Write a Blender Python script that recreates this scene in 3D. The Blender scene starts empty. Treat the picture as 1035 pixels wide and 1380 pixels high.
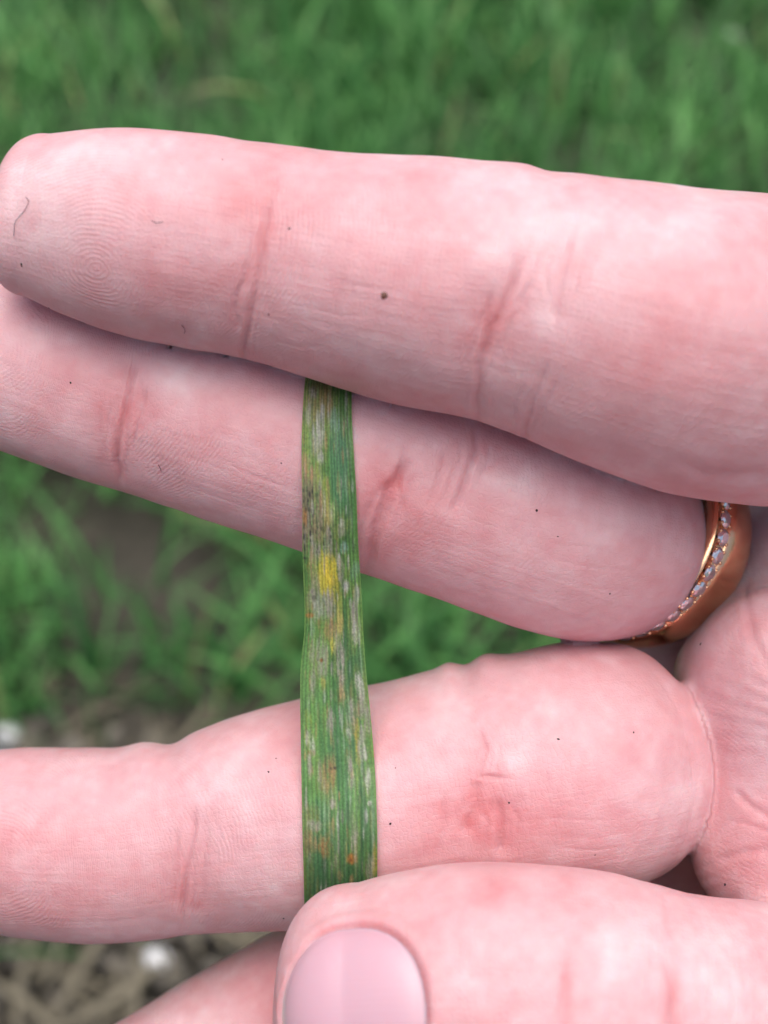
import bpy, bmesh, math, random
import numpy as np
from mathutils import Vector, Matrix
from mathutils.bvhtree import BVHTree

random.seed(7)
rng = np.random.default_rng(7)
S = bpy.context.scene
COL = S.collection

# ------------------------------------------------------------------ camera
CAM_H = 0.48                      # metres above the ground
PITCH = math.radians(42)          # 0 = straight down, 90 = level
cd = bpy.data.cameras.new('camera')
cam = bpy.data.objects.new('camera', cd); COL.objects.link(cam)
cam.location = (0, 0, CAM_H); cam.rotation_euler = (PITCH, 0, 0)
cd.sensor_fit = 'HORIZONTAL'; cd.sensor_width = 3.6; cd.lens = 6.384
cd.clip_start = 0.002; cd.clip_end = 2000
cd.dof.use_dof = True; cd.dof.focus_distance = 0.0965; cd.dof.aperture_fstop = 3.6
S.camera = cam

# ------------------------------------------------------------------ sky, sun, exposure
w = bpy.data.worlds.new('World'); S.world = w; w.use_nodes = True
SUN_EL, SUN_AZ = math.radians(87), math.radians(168)      # azimuth from +Y towards +X
nt = w.node_tree; nt.nodes.clear()
sky = nt.nodes.new('ShaderNodeTexSky'); sky.sky_type = 'NISHITA'; sky.sun_disc = False
sky.sun_elevation = SUN_EL; sky.sun_rotation = SUN_AZ
sky.air_density = 1.0; sky.dust_density = 7.0; sky.ozone_density = 1.0
bg = nt.nodes.new('ShaderNodeBackground'); bg.inputs[1].default_value = 0.095
wo = nt.nodes.new('ShaderNodeOutputWorld')
nt.links.new(sky.outputs[0], bg.inputs[0]); nt.links.new(bg.outputs[0], wo.inputs[0])
sl = bpy.data.lights.new('sun', 'SUN'); sl.energy = 1.5; sl.angle = math.radians(68)
sl.color = (1.0, 0.97, 0.95)
sun = bpy.data.objects.new('sun', sl); COL.objects.link(sun)
sd = Vector((math.sin(SUN_AZ) * math.cos(SUN_EL), math.cos(SUN_AZ) * math.cos(SUN_EL), math.sin(SUN_EL)))
sun.rotation_euler = (-sd).to_track_quat('-Z', 'Y').to_euler(); sun.location = (0, 0, 5)
S.view_settings.view_transform = 'Standard'; S.view_settings.look = 'None'
S.view_settings.exposure = 0.58; S.view_settings.gamma = 1.0
S.view_settings.use_curve_mapping = False
S.render.engine = 'CYCLES'
S.cycles.use_denoising = True
S.cycles.max_bounces = 6; S.cycles.diffuse_bounces = 4; S.cycles.glossy_bounces = 4; S.cycles.transmission_bounces = 5
S.cycles.use_adaptive_sampling = True; S.cycles.adaptive_threshold = 0.02
S.cycles.caustics_reflective = False; S.cycles.caustics_refractive = False

# ------------------------------------------------------------------ helpers
F, CX, CY = 1035 * 6.384 / 3.6, 517.5, 690.0
F0, DOFF = 1035 * 3.99 / 3.6, 36.3      # depths below are written as distance minus DOFF
RX = np.array(Matrix.Rotation(PITCH, 3, 'X'))
def P(px, py, d):                 # a point seen at a pixel, d millimetres deep (mm, held frame)
    d = d + DOFF
    return np.array([(px - CX) / F * d, -(py - CY) / F * d, -d])
def ksc(d): return (d + DOFF) / d * F0 / F
def X(x, y, z, a, b): k = ksc(-z); return [x * k, y * k, z - DOFF, a * k, b * k]
def to_px(V):
    d = -V[:, 2]
    return CX + F * V[:, 0] / d, CY - F * V[:, 1] / d, d
def world(V):                     # mm in the held frame -> metres in the world
    return (np.asarray(V, dtype=np.float64) * 0.001) @ RX.T + np.array([0, 0, CAM_H])
def ground_at(px, py, z=0.0):
    r = RX @ np.array([(px - CX) / F, -(py - CY) / F, -1.0])
    t = (z - CAM_H) / r[2]
    return np.array([r[0] * t, r[1] * t, z])
def ground_px(X, Y):
    q = (np.stack([X, Y, np.zeros_like(X) - CAM_H], 1)) @ RX
    d = np.maximum(-q[:, 2], 1e-3)
    return CX + F * q[:, 0] / d, CY - F * q[:, 1] / d
def smooth(x, a, b):
    t = np.clip((x - a) / (b - a), 0, 1); return t * t * (3 - 2 * t)
def h3(i, j, k):
    n = (i * 374761393 + j * 668265263 + k * 2147483647 + 1013904223).astype(np.int64) & 0xffffffff
    n = ((n ^ (n >> 13)) * 1274126177) & 0xffffffff
    n = ((n ^ (n >> 16)) * 2246822519) & 0xffffffff
    return ((n ^ (n >> 15)) & 0xffff) / 65535.0
def vnoise(p):                    # smooth value noise, -1..1
    p = np.asarray(p, dtype=np.float64); i = np.floor(p).astype(np.int64); f = p - i
    f = f * f * (3 - 2 * f); r = 0
    for a in (0, 1):
        for b in (0, 1):
            for c in (0, 1):
                wgt = (f[:, 0] if a else 1 - f[:, 0]) * (f[:, 1] if b else 1 - f[:, 1]) * (f[:, 2] if c else 1 - f[:, 2])
                r = r + wgt * h3(i[:, 0] + a, i[:, 1] + b, i[:, 2] + c)
    return r * 2 - 1
def mesh_np(name, V, faces, mat, parent=None, smooth_shade=True, nper=4):
    me = bpy.data.meshes.new(name)
    V = np.asarray(V, dtype=np.float32); faces = np.asarray(faces, dtype=np.int32)
    me.vertices.add(len(V)); me.vertices.foreach_set('co', V.ravel())
    n = faces.shape[1]
    me.loops.add(faces.size); me.loops.foreach_set('vertex_index', faces.ravel())
    me.polygons.add(len(faces)); me.polygons.foreach_set('loop_start', np.arange(0, faces.size, n, dtype=np.int32))
    me.polygons.foreach_set('use_smooth', np.full(len(faces), smooth_shade))
    me.update(calc_edges=True); me.validate()
    me.materials.append(mat)
    o = bpy.data.objects.new(name, me); COL.objects.link(o)
    if parent: o.parent = parent
    return o
def attr(me, name, kind, data):
    a = me.attributes.new(name, kind, 'POINT')
    a.data.foreach_set('color' if kind == 'FLOAT_COLOR' else ('vector' if kind == 'FLOAT_VECTOR' else 'value'),
                       np.asarray(data, dtype=np.float32).ravel())
def rgba(c): return np.concatenate([c, np.ones((len(c), 1))], 1)
def tag(o, label=None, cat=None, group=None, kind=None):
    if label: o['label'] = label
    if cat: o['category'] = cat
    if group: o['group'] = group
    if kind: o['kind'] = kind
    return o
def new_mat(name):
    m = bpy.data.materials.new(name); m.use_nodes = True
    N = m.node_tree.nodes; L = m.node_tree.links
    return m, N, L, N['Principled BSDF']
def nd(N, t, **kw):
    n = N.new(t)
    for k, v in kw.items(): setattr(n, k, v)
    return n
def math_n(N, L, op, a, b=None, c=None):
    n = nd(N, 'ShaderNodeMath', operation=op)
    for i, v in enumerate((a, b, c)):
        if v is None: continue
        if isinstance(v, (int, float)): n.inputs[i].default_value = v
        else: L.new(v, n.inputs[i])
    return n.outputs[0]

# ------------------------------------------------------------------ materials
def make_skin():
    m, N, L, b = new_mat('skin')
    col = nd(N, 'ShaderNodeAttribute', attribute_name='skin_col')
    uv = nd(N, 'ShaderNodeAttribute', attribute_name='fuv')       # x along finger mm, y round it mm, z part
    rid = nd(N, 'ShaderNodeAttribute', attribute_name='ridge')    # x phase mm, y strength
    sp = nd(N, 'ShaderNodeSeparateXYZ'); L.new(rid.outputs['Vector'], sp.inputs[0])
    geo = nd(N, 'ShaderNodeTexCoord')
    # mottled blood under the skin
    n1 = nd(N, 'ShaderNodeTexNoise'); n1.inputs['Scale'].default_value = 420; n1.inputs['Detail'].default_value = 5
    n1.inputs['Roughness'].default_value = 0.62
    L.new(geo.outputs['Object'], n1.inputs['Vector'])
    mr = nd(N, 'ShaderNodeMapRange'); mr.inputs[1].default_value = 0.36; mr.inputs[2].default_value = 0.64
    L.new(n1.outputs[0], mr.inputs[0])
    mix = nd(N, 'ShaderNodeMix', data_type='RGBA', blend_type='MULTIPLY'); mix.inputs[0].default_value = 0.35
    cr = nd(N, 'ShaderNodeValToRGB'); cr.color_ramp.elements[0].color = (0.93, 0.76, 0.77, 1); cr.color_ramp.elements[1].color = (1, 1, 1, 1)
    L.new(mr.outputs[0], cr.inputs[0]); L.new(col.outputs['Color'], mix.inputs[6]); L.new(cr.outputs[0], mix.inputs[7])
    # papillary ridges
    wob = nd(N, 'ShaderNodeTexNoise'); wob.inputs['Scale'].default_value = 300; wob.inputs['Detail'].default_value = 2
    L.new(geo.outputs['Object'], wob.inputs['Vector'])
    ph = math_n(N, L, 'ADD', sp.outputs[0], math_n(N, L, 'MULTIPLY', wob.outputs[0], 1.1))
    ridge = math_n(N, L, 'MULTIPLY', math_n(N, L, 'SINE', math_n(N, L, 'MULTIPLY', ph, 2 * math.pi / 0.32)), sp.outputs[1])
    patch = nd(N, 'ShaderNodeTexNoise'); patch.inputs['Scale'].default_value = 230; patch.inputs['Detail'].default_value = 3
    L.new(geo.outputs['Object'], patch.inputs['Vector'])
    pm = nd(N, 'ShaderNodeMapRange'); pm.inputs[1].default_value = 0.38; pm.inputs[2].default_value = 0.62
    L.new(patch.outputs[0], pm.inputs[0])
    ridge = math_n(N, L, 'MULTIPLY', ridge, pm.outputs[0])
    # fine wrinkles running along the finger
    mp = nd(N, 'ShaderNodeMapping'); mp.inputs['Scale'].default_value = (0.16, 2.3, 7.3)
    L.new(uv.outputs['Vector'], mp.inputs[0])
    ln = nd(N, 'ShaderNodeTexNoise'); ln.inputs['Scale'].default_value = 1.0; ln.inputs['Detail'].default_value = 4
    L.new(mp.outputs[0], ln.inputs['Vector'])
    mp2 = nd(N, 'ShaderNodeMapping'); mp2.inputs['Scale'].default_value = (2.1, 0.30, 7.3)
    L.new(uv.outputs['Vector'], mp2.inputs[0])
    ln2 = nd(N, 'ShaderNodeTexNoise'); ln2.inputs['Scale'].default_value = 1.0; ln2.inputs['Detail'].default_value = 3
    L.new(mp2.outputs[0], ln2.inputs['Vector'])
    vo = nd(N, 'ShaderNodeTexVoronoi', feature='DISTANCE_TO_EDGE'); vo.inputs['Scale'].default_value = 2900
    L.new(geo.outputs['Object'], vo.inputs['Vector'])
    vm = nd(N, 'ShaderNodeMapRange'); vm.inputs[2].default_value = 0.14; L.new(vo.outputs[0], vm.inputs[0])
    h = math_n(N, L, 'ADD', math_n(N, L, 'MULTIPLY', ridge, 0.010), math_n(N, L, 'MULTIPLY', ln.outputs[0], 0.055))
    h = math_n(N, L, 'ADD', h, math_n(N, L, 'MULTIPLY', ln2.outputs[0], 0.075))
    h = math_n(N, L, 'ADD', h, math_n(N, L, 'MULTIPLY', vm.outputs[0], 0.016))
    bp = nd(N, 'ShaderNodeBump'); bp.inputs['Strength'].default_value = 0.9; bp.inputs['Distance'].default_value = 0.001
    L.new(h, bp.inputs['Height']); L.new(bp.outputs[0], b.inputs['Normal'])
    L.new(mix.outputs[2], b.inputs['Base Color'])
    rr = nd(N, 'ShaderNodeMapRange'); rr.inputs[3].default_value = 0.38; rr.inputs[4].default_value = 0.56
    L.new(patch.outputs[0], rr.inputs[0]); L.new(rr.outputs[0], b.inputs['Roughness'])
    b.inputs['Subsurface Weight'].default_value = 0.65
    b.inputs['Subsurface Radius'].default_value = (1.0, 0.32, 0.22)
    b.inputs['Subsurface Scale'].default_value = 0.0010
    b.inputs['IOR'].default_value = 1.43
    b.inputs['Specular IOR Level'].default_value = 0.5
    return m
SKIN = make_skin()

def make_nail():
    m, N, L, b = new_mat('nail')
    c = nd(N, 'ShaderNodeAttribute', attribute_name='nail_col')
    L.new(c.outputs['Color'], b.inputs['Base Color'])
    uv = nd(N, 'ShaderNodeAttribute', attribute_name='nuv')
    mp = nd(N, 'ShaderNodeMapping'); mp.inputs['Scale'].default_value = (0.15, 4.0, 1)
    L.new(uv.outputs['Vector'], mp.inputs[0])
    n = nd(N, 'ShaderNodeTexNoise'); n.inputs['Detail'].default_value = 3; n.inputs['Scale'].default_value = 1.0
    L.new(mp.outputs[0], n.inputs['Vector'])
    bp = nd(N, 'ShaderNodeBump'); bp.inputs['Strength'].default_value = 0.10; bp.inputs['Distance'].default_value = 0.0001
    L.new(n.outputs[0], bp.inputs['Height']); L.new(bp.outputs[0], b.inputs['Normal'])
    b.inputs['Roughness'].default_value = 0.33
    b.inputs['Subsurface Weight'].default_value = 0.5
    b.inputs['Subsurface Radius'].default_value = (1, .4, .3); b.inputs['Subsurface Scale'].default_value = 0.001
    return m
NAIL = make_nail()

def make_leafmat():
    m, N, L, b = new_mat('leaf_surface')
    c = nd(N, 'ShaderNodeAttribute', attribute_name='leaf_col')
    geo = nd(N, 'ShaderNodeTexCoord')
    n = nd(N, 'ShaderNodeTexNoise'); n.inputs['Scale'].default_value = 6000; n.inputs['Detail'].default_value = 2
    L.new(geo.outputs['Object'], n.inputs['Vector'])
    mr = nd(N, 'ShaderNodeMapRange'); mr.inputs[1].default_value = .3; mr.inputs[2].default_value = .7
    mr.inputs[3].default_value = .78; mr.inputs[4].default_value = 1.18
    L.new(n.outputs[0], mr.inputs[0])
    mx = nd(N, 'ShaderNodeMix', data_type='RGBA', blend_type='MULTIPLY'); mx.inputs[0].default_value = 1
    L.new(c.outputs['Color'], mx.inputs[6]); L.new(mr.outputs[0], mx.inputs[7])
    L.new(mx.outputs[2], b.inputs['Base Color'])
    bp = nd(N, 'ShaderNodeBump'); bp.inputs['Strength'].default_value = 0.5; bp.inputs['Distance'].default_value = 0.00006
    L.new(n.outputs[0], bp.inputs['Height']); L.new(bp.outputs[0], b.inputs['Normal'])
    b.inputs['Roughness'].default_value = 0.5
    b.inputs['Subsurface Weight'].default_value = 0.15; b.inputs['Subsurface Scale'].default_value = 0.0003
    b.inputs['Subsurface Radius'].default_value = (.6, 1, .3)
    return m
LEAF = make_leafmat()

def metal(name, c, rough):
    m, N, L, b = new_mat(name)
    b.inputs['Base Color'].default_value = (*c, 1); b.inputs['Metallic'].default_value = 1
    tc = nd(N, 'ShaderNodeTexCoord'); n = nd(N, 'ShaderNodeTexNoise'); n.inputs['Scale'].default_value = 2500; n.inputs['Detail'].default_value = 4
    L.new(tc.outputs['Object'], n.inputs['Vector'])
    mr = nd(N, 'ShaderNodeMapRange'); mr.inputs[3].default_value = rough * .7; mr.inputs[4].default_value = rough * 1.5
    L.new(n.outputs[0], mr.inputs[0]); L.new(mr.outputs[0], b.inputs['Roughness'])
    bp = nd(N, 'ShaderNodeBump'); bp.inputs['Strength'].default_value = .12; bp.inputs['Distance'].default_value = 0.0001
    L.new(n.outputs[0], bp.inputs['Height']); L.new(bp.outputs[0], b.inputs['Normal'])
    return m
GOLD = metal('rose_gold', (0.97, 0.58, 0.34), 0.17)
def make_gem():
    m, N, L, b = new_mat('gem')
    b.inputs['Base Color'].default_value = (0.97, 0.97, 1, 1); b.inputs['Roughness'].default_value = 0.02
    b.inputs['IOR'].default_value = 2.2; b.inputs['Transmission Weight'].default_value = 0.4
    b.inputs['Metallic'].default_value = 0.85
    return m
GEM = make_gem()
def plain(name, c, rough=.8, nscale=0, amp=.3):
    m, N, L, b = new_mat(name)
    b.inputs['Roughness'].default_value = rough
    b.inputs['Base Color'].default_value = (*c, 1)
    if nscale:
        tc = nd(N, 'ShaderNodeTexCoord'); n = nd(N, 'ShaderNodeTexNoise'); n.inputs['Scale'].default_value = nscale; n.inputs['Detail'].default_value = 5
        L.new(tc.outputs['Object'], n.inputs['Vector'])
        r = nd(N, 'ShaderNodeValToRGB')
        r.color_ramp.elements[0].position = .3; r.color_ramp.elements[1].position = .7
        r.color_ramp.elements[0].color = (*[x * (1 - amp) for x in c], 1); r.color_ramp.elements[1].color = (*[min(1, x * (1 + amp)) for x in c], 1)
        L.new(n.outputs[0], r.inputs[0]); L.new(r.outputs[0], b.inputs['Base Color'])
    return m
DIRT = plain('dark_dirt', (0.035, 0.022, 0.02), .9)
MOLE = plain('mole_skin', (0.16, 0.07, 0.05), .6)
LINT = plain('lint', (0.05, 0.03, 0.035), .9)
STONE = plain('pebble_stone', (0.16, 0.145, 0.12), .85, 160, .35)
WSTONE = plain('pale_stone', (0.78, 0.80, 0.82), .7, 160, .12)
STRAW = plain('straw', (0.17, 0.15, 0.105), .8, 60, .3)

# ------------------------------------------------------------------ ground
def make_ground():
    m, N, L, b = new_mat('soil')
    tc = nd(N, 'ShaderNodeTexCoord')
    n = nd(N, 'ShaderNodeTexNoise'); n.inputs['Scale'].default_value = 35; n.inputs['Detail'].default_value = 8; n.inputs['Roughness'].default_value = .7
    L.new(tc.outputs['Object'], n.inputs['Vector'])
    r = nd(N, 'ShaderNodeValToRGB'); e = r.color_ramp.elements
    e[0].position = .3; e[0].color = (.030, .026, .020, 1); e[1].position = .72; e[1].color = (.13, .115, .09, 1)
    L.new(n.outputs[0], r.inputs[0])
    n2 = nd(N, 'ShaderNodeTexNoise'); n2.inputs['Scale'].default_value = 1.7; n2.inputs['Detail'].default_value = 9; n2.inputs['Roughness'].default_value = .75
    L.new(tc.outputs['Object'], n2.inputs['Vector'])
    ln = nd(N, 'ShaderNodeVectorMath', operation='LENGTH'); L.new(tc.outputs['Object'], ln.inputs[0])
    far = nd(N, 'ShaderNodeMapRange'); far.inputs[1].default_value = 2.2; far.inputs[2].default_value = 5.0
    L.new(ln.outputs['Value'], far.inputs[0])
    g = nd(N, 'ShaderNodeMapRange'); g.inputs[1].default_value = .38; g.inputs[2].default_value = .55; L.new(n2.outputs[0], g.inputs[0])
    k = math_n(N, L, 'MULTIPLY', far.outputs[0], g.outputs[0])
    mx = nd(N, 'ShaderNodeMix', data_type='RGBA'); L.new(k, mx.inputs[0]); L.new(r.outputs[0], mx.inputs[6]); mx.inputs[7].default_value = (.035, .085, .025, 1)
    L.new(mx.outputs[2], b.inputs['Base Color']); b.inputs['Roughness'].default_value = .95
    bp = nd(N, 'ShaderNodeBump'); bp.inputs['Strength'].default_value = 1; bp.inputs['Distance'].default_value = .02
    L.new(n.outputs[0], bp.inputs['Height']); L.new(bp.outputs[0], b.inputs['Normal'])
    # one sheet: fine and lumpy near, coarse to the horizon
    xs = np.concatenate([[-600, -150, -40, -10, -4], np.linspace(-2, 2, 121), [4, 10, 40, 150, 600]])
    ys = np.concatenate([[-600, -150, -40, -10, -4], np.linspace(-1.2, 3, 121), [4, 10, 40, 150, 600]])
    X, Y = np.meshgrid(xs, ys, indexing='ij'); nx, ny = X.shape
    pts = np.stack([X.ravel(), Y.ravel(), np.zeros(X.size)], 1)
    near = smooth(-np.hypot(pts[:, 0], pts[:, 1]), -3.5, -2.0)
    pts[:, 2] = near * (0.012 * vnoise(pts * 9) + 0.005 * vnoise(pts * 24 + 5)) - 0.012
    I = np.arange(nx * ny).reshape(nx, ny)
    q = np.stack([I[:-1, :-1], I[1:, :-1], I[1:, 1:], I[:-1, 1:]], -1).reshape(-1, 4)
    o = mesh_np('ground', pts, q, m); tag(o, kind='structure')
    tag(o, 'dark brown crumbly soil under the grass', 'ground')
    return o
make_ground()

# ------------------------------------------------------------------ the hand: swept fingers blended into a palm
def catmull(pts, n):
    pts = np.asarray(pts, float); m = len(pts)
    t = np.concatenate([[0], np.cumsum(np.sqrt(np.linalg.norm(np.diff(pts[:, :3], axis=0), axis=1) + 1e-9))])
    ext = np.vstack([2 * pts[0] - pts[1], pts, 2 * pts[-1] - pts[-2]])
    te = np.concatenate([[2 * t[0] - t[1]], t, [2 * t[-1] - t[-2]]])
    u = np.linspace(t[0], t[-1], n); out = np.zeros((n, pts.shape[1]))
    for k, x in enumerate(u):
        i = min(max(np.searchsorted(t, x, 'right') - 1, 0), m - 2)
        p0, p1, p2, p3 = ext[i:i + 4]; t0, t1, t2, t3 = te[i:i + 4]
        A1 = (t1 - x) / (t1 - t0) * p0 + (x - t0) / (t1 - t0) * p1
        A2 = (t2 - x) / (t2 - t1) * p1 + (x - t1) / (t2 - t1) * p2
        A3 = (t3 - x) / (t3 - t2) * p2 + (x - t2) / (t3 - t2) * p3
        B1 = (t2 - x) / (t2 - t0) * A1 + (x - t0) / (t2 - t0) * A2
        B2 = (t3 - x) / (t3 - t1) * A2 + (x - t1) / (t3 - t1) * A3
        out[k] = (t2 - x) / (t2 - t1) * B1 + (x - t1) / (t2 - t1) * B2
    return out

class Sweep:
    """rows: (x, y, z, half width, half thickness) in mm; side = the way the thickness axis points"""
    def __init__(self, rows, side=(0, 0, 1), cap0=None, cap1=None, p=2.3):
        n = 192
        r = catmull(rows, 800)
        s = np.concatenate([[0], np.cumsum(np.linalg.norm(np.diff(r[:, :3], axis=0), axis=1))])
        u = np.linspace(0, s[-1], n)
        r = np.stack([np.interp(u, s, r[:, k]) for k in range(5)], 1)
        ker = np.hanning(23); ker /= ker.sum()
        for k in range(5): r[:, k] = np.convolve(np.pad(r[:, k], 11, mode='reflect', reflect_type='odd'), ker, 'valid')
        C = r[:, :3]; T = np.gradient(C, axis=0); T /= np.linalg.norm(T, axis=1)[:, None]
        ref = np.tile(np.asarray(side, float), (n, 1)) if np.ndim(side) == 1 else side
        B = np.cross(T, ref); B /= np.linalg.norm(B, axis=1)[:, None]
        Nn = np.cross(B, T)
        self.tab = np.concatenate([C, T, Nn, B, r[:, 3:5]], 1).astype(np.float32); self.K = (np.gradient(T, axis=0) / u[1]).astype(np.float32)
        self.s = u; self.ds = u[1]; self.n = n; self.p = p
        self.cap0 = cap0 or min(r[0, 3], r[0, 4]); self.cap1 = cap1 or min(r[-1, 3], r[-1, 4])
        R = r[:, 3:5].max() + 9
        self.lo = C.min(0) - R; self.hi = C.max(0) + R
    def at(self, u):
        u = np.clip(u, 0, self.n - 1.001); i = u.astype(np.int64); f = (u - i)[:, None].astype(np.float32)
        return self.tab[i] * (1 - f) + self.tab[i + 1] * f
    def eval(self, Q):
        d = np.full(len(Q), 30.0, np.float32); s = np.zeros(len(Q), np.float32); th = np.zeros(len(Q), np.float32)
        ins = np.all((Q > self.lo) & (Q < self.hi), axis=1); I = np.nonzero(ins)[0]
        if len(I) == 0: return d, s, th
        q = Q[I].astype(np.float32); best = np.full(len(q), 1e9, np.float32); u = np.zeros(len(q), np.float32)
        for k in range(0, self.n, 6):
            e = q - self.tab[k, :3]; dd = np.einsum('ij,ij->i', e, e); m = dd < best
            best[m] = dd[m]; u[m] = k
        for _ in range(3):
            t = self.at(u); e = q - t[:, :3]
            den = np.clip(1 - np.einsum('ij,ij->i', e, self.K[u.astype(np.int64)]), .35, 3)
            u = np.clip(u + np.einsum('ij,ij->i', e, t[:, 3:6]) / (self.ds * den), 0, self.n - 1.001)
        t = self.at(u); e = q - t[:, :3]
        wv = np.einsum('ij,ij->i', e, t[:, 3:6]); y = np.einsum('ij,ij->i', e, t[:, 6:9]); x = np.einsum('ij,ij->i', e, t[:, 9:12])
        a, b = t[:, 12], t[:, 13]
        kr = np.sqrt((x / a) ** 2 + (y / b) ** 2)
        wc = np.where(u < 0.5, np.minimum(wv, 0) / self.cap0, np.where(u > self.n - 1.6, np.maximum(wv, 0) / self.cap1, 0))
        k0 = (kr ** self.p + np.abs(wc) ** self.p) ** (1 / self.p)
        L = np.sqrt(x * x + y * y + np.where(wc != 0, wv * wv, 0))
        dd = np.where(k0 > 0.05, L * (1 - 1 / np.maximum(k0, 0.05)), -np.minimum(a, b) * .95)
        d[I] = np.maximum(dd, -np.minimum(a, b)); s[I] = u * self.ds + np.where(u < .5, np.minimum(wv, 0), 0); th[I] = np.arctan2(x / a, y / b)
        return d, s, th
    def surf(self, s, th, off=0.0):
        t = self.at(np.asarray(s, np.float32) / self.ds)
        wc = np.minimum(np.asarray(s), 0) / self.cap0
        k = (np.maximum(1 - np.abs(wc) ** self.p, 0)) ** (1 / self.p)
        c = np.cos(th) * k; sn = np.sin(th) * k
        return t[:, :3] + t[:, 3:6] * np.minimum(s, 0)[:, None] + t[:, 9:12] * (sn * (t[:, 12] + off))[:, None] + t[:, 6:9] * (c * (t[:, 13] + off))[:, None]

def st(T, B, d, ratio=.92, push=0.0):     # a station from its upper and lower outline pixels
    c = P((T[0] + B[0]) / 2, (T[1] + B[1]) / 2, d); hw = math.hypot(T[0] - B[0], T[1] - B[1]) / 2 / F * (d + DOFF)
    return [*c, hw, hw * ratio]
def ct(px, py, d, a, b): return [*P(px, py, d), a * ksc(d), b * ksc(d)]

little = Sweep([
    st((58, 183), (50, 402), 57.5, .80), st((150, 175), (122, 437), 57.2, .88), st((290, 186), (248, 468), 56.8, .90),
    st((375, 199), (330, 484), 56.4, .88), st((480, 211), (430, 513), 56.0, .93), st((600, 219), (548, 547), 55.6, .94),
    st((700, 227), (650, 566), 55.3, .90), st((790, 238), (735, 598), 55.0, .92), st((880, 249), (822, 636), 55.0, .95),
    st((960, 258), (905, 666), 56.0, .95), st((1050, 270), (1000, 680), 59.0, .95), st((1160, 300), (1130, 680), 62.6, .95),
    st((1300, 340), (1290, 690), 69.6, .95)], cap0=3.1, p=2.5)
ring_f = Sweep([
    st((-105, 338), (-150, 535), 66.5, .82), st((0, 345), (-65, 578), 66.0, .86), st((150, 388), (70, 633), 65.5, .9),
    st((237, 404), (155, 659), 65.3, .88), st((335, 430), (250, 693), 65.1, .92), st((485, 475), (400, 741), 64.9, .94),
    st((575, 500), (490, 771), 64.7, .92), st((665, 525), (580, 803), 64.7, .90), st((745, 550), (668, 836), 65.1, .92),
    ct(760, 707, 65.6, 8.6, 8.3), ct(803, 727, 67.2, 8.35, 8.1), ct(845, 720, 74.0, 8.0, 8.0), ct(884, 735, 78.5, 8.0, 8.0),
    ct(940, 765, 84, 8.4, 8.2), ct(1000, 800, 91, 8.8, 8.2)], cap0=5)
middle = Sweep([
    st((-110, 1030), (-110, 1236), 71.5, .82), st((0, 1010), (0, 1256), 70.8, .86), st((100, 1009), (100, 1266), 70.2, .9),
    st((190, 1008), (190, 1264), 69.8, .88), st((255, 997), (258, 1255), 69.5, .88), st((330, 967), (345, 1251), 69.2, .92),
    st((420, 941), (440, 1248), 69, .94), st((530, 919), (548, 1242), 68.6, .93), st((640, 893), (660, 1228), 68.2, .90),
    st((730, 873), (752, 1215), 68, .92), st((785, 860), (805, 1205), 68.3, .93), ct(816, 1028, 69.4, 9.9, 9.2)], cap0=5, cap1=4.6, p=2.8)
middle_stem = Sweep([ct(780, 1030, 73, 7.0, 6.6), ct(840, 1030, 79, 7.0, 6.8), ct(890, 1035, 85, 7.2, 7.0), ct(980, 1050, 92, 8, 8), ct(1080, 1060, 96, 8, 8)])
index = Sweep([
    ct(95, 1549, 76, 6.9, 6.0), ct(208, 1492, 75, 7.9, 7.2), ct(330, 1427, 74.5, 8.3, 7.7), ct(443, 1368, 74.5, 8.5, 8.0),
    ct(560, 1335, 76, 8.8, 8.2), ct(700, 1322, 79, 9.2, 8.6), ct(850, 1310, 83, 9.4, 8.8), ct(960, 1290, 88, 9.2, 8.6), ct(1040, 1270, 92, 9, 8.5)], cap0=5)
thumb = Sweep([
    ct(496, 1376, 55.6, 9.0, 6.3), ct(585, 1374, 54.8, 9.8, 7.2), ct(690, 1374, 54.2, 9.9, 7.6), ct(790, 1384, 54, 9.8, 7.7),
    ct(880, 1405, 54.4, 9.5, 7.5), ct(960, 1415, 55.5, 9.9, 7.9), ct(1050, 1430, 58, 10.8, 8.6), ct(1180, 1460, 63, 12.5, 10.5),
    X(48, -44, -70, 14, 12), X(68, -42, -78, 14.5, 13), X(90, -36, -85, 13, 12)], cap0=6.2, p=2.3)
palm_parts = [
    Sweep([ct(988, 908, 71.5, 4.6, 4.6), ct(1034, 820, 73, 4.6, 5), ct(1100, 735, 75, 7, 7), ct(1200, 720, 80, 9, 9)]),
    Sweep([ct(985, 760, 91, 8, 7), ct(950, 880, 87, 8.2, 8), ct(935, 1010, 86, 8.5, 8.5), ct(935, 1120, 86, 8.5, 8.5), ct(930, 1220, 89, 8.5, 8)]),
    Sweep([ct(1072, 922, 66.2, 7.9, 7.6), ct(1150, 895, 71, 10, 9.4), ct(1250, 890, 88, 10, 10), X(70, -14, -95, 12, 11), X(105, -18, -96, 14, 12)]),
    Sweep([ct(1068, 1132, 67.0, 7.6, 7.6), ct(1160, 1115, 72, 9.8, 9.4), ct(1270, 1080, 89, 10, 10), X(72, -24, -96, 12, 11), X(105, -22, -97, 14, 12)]),
    Sweep([ct(1065, 1290, 92, 9, 8.5), ct(1250, 1240, 93, 10, 9.5), X(78, -34, -95, 11, 11), X(108, -26, -97, 12, 12)]),
    Sweep([ct(1250, 560, 70, 9.5, 8.5), X(58, 5, -80, 13, 10), X(80, -2, -87, 15, 12), X(108, -14, -93, 14, 12)]),
    Sweep([X(100, -20, -94, 25, 17), X(125, -22, -96, 26, 17.5), X(160, -24, -99, 28, 20), X(215, -27, -104, 33, 26), X(270, -30, -110, 36, 30)], side=(0, 0, 1)),
]
FING = [little, ring_f, middle, index, thumb]
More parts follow.
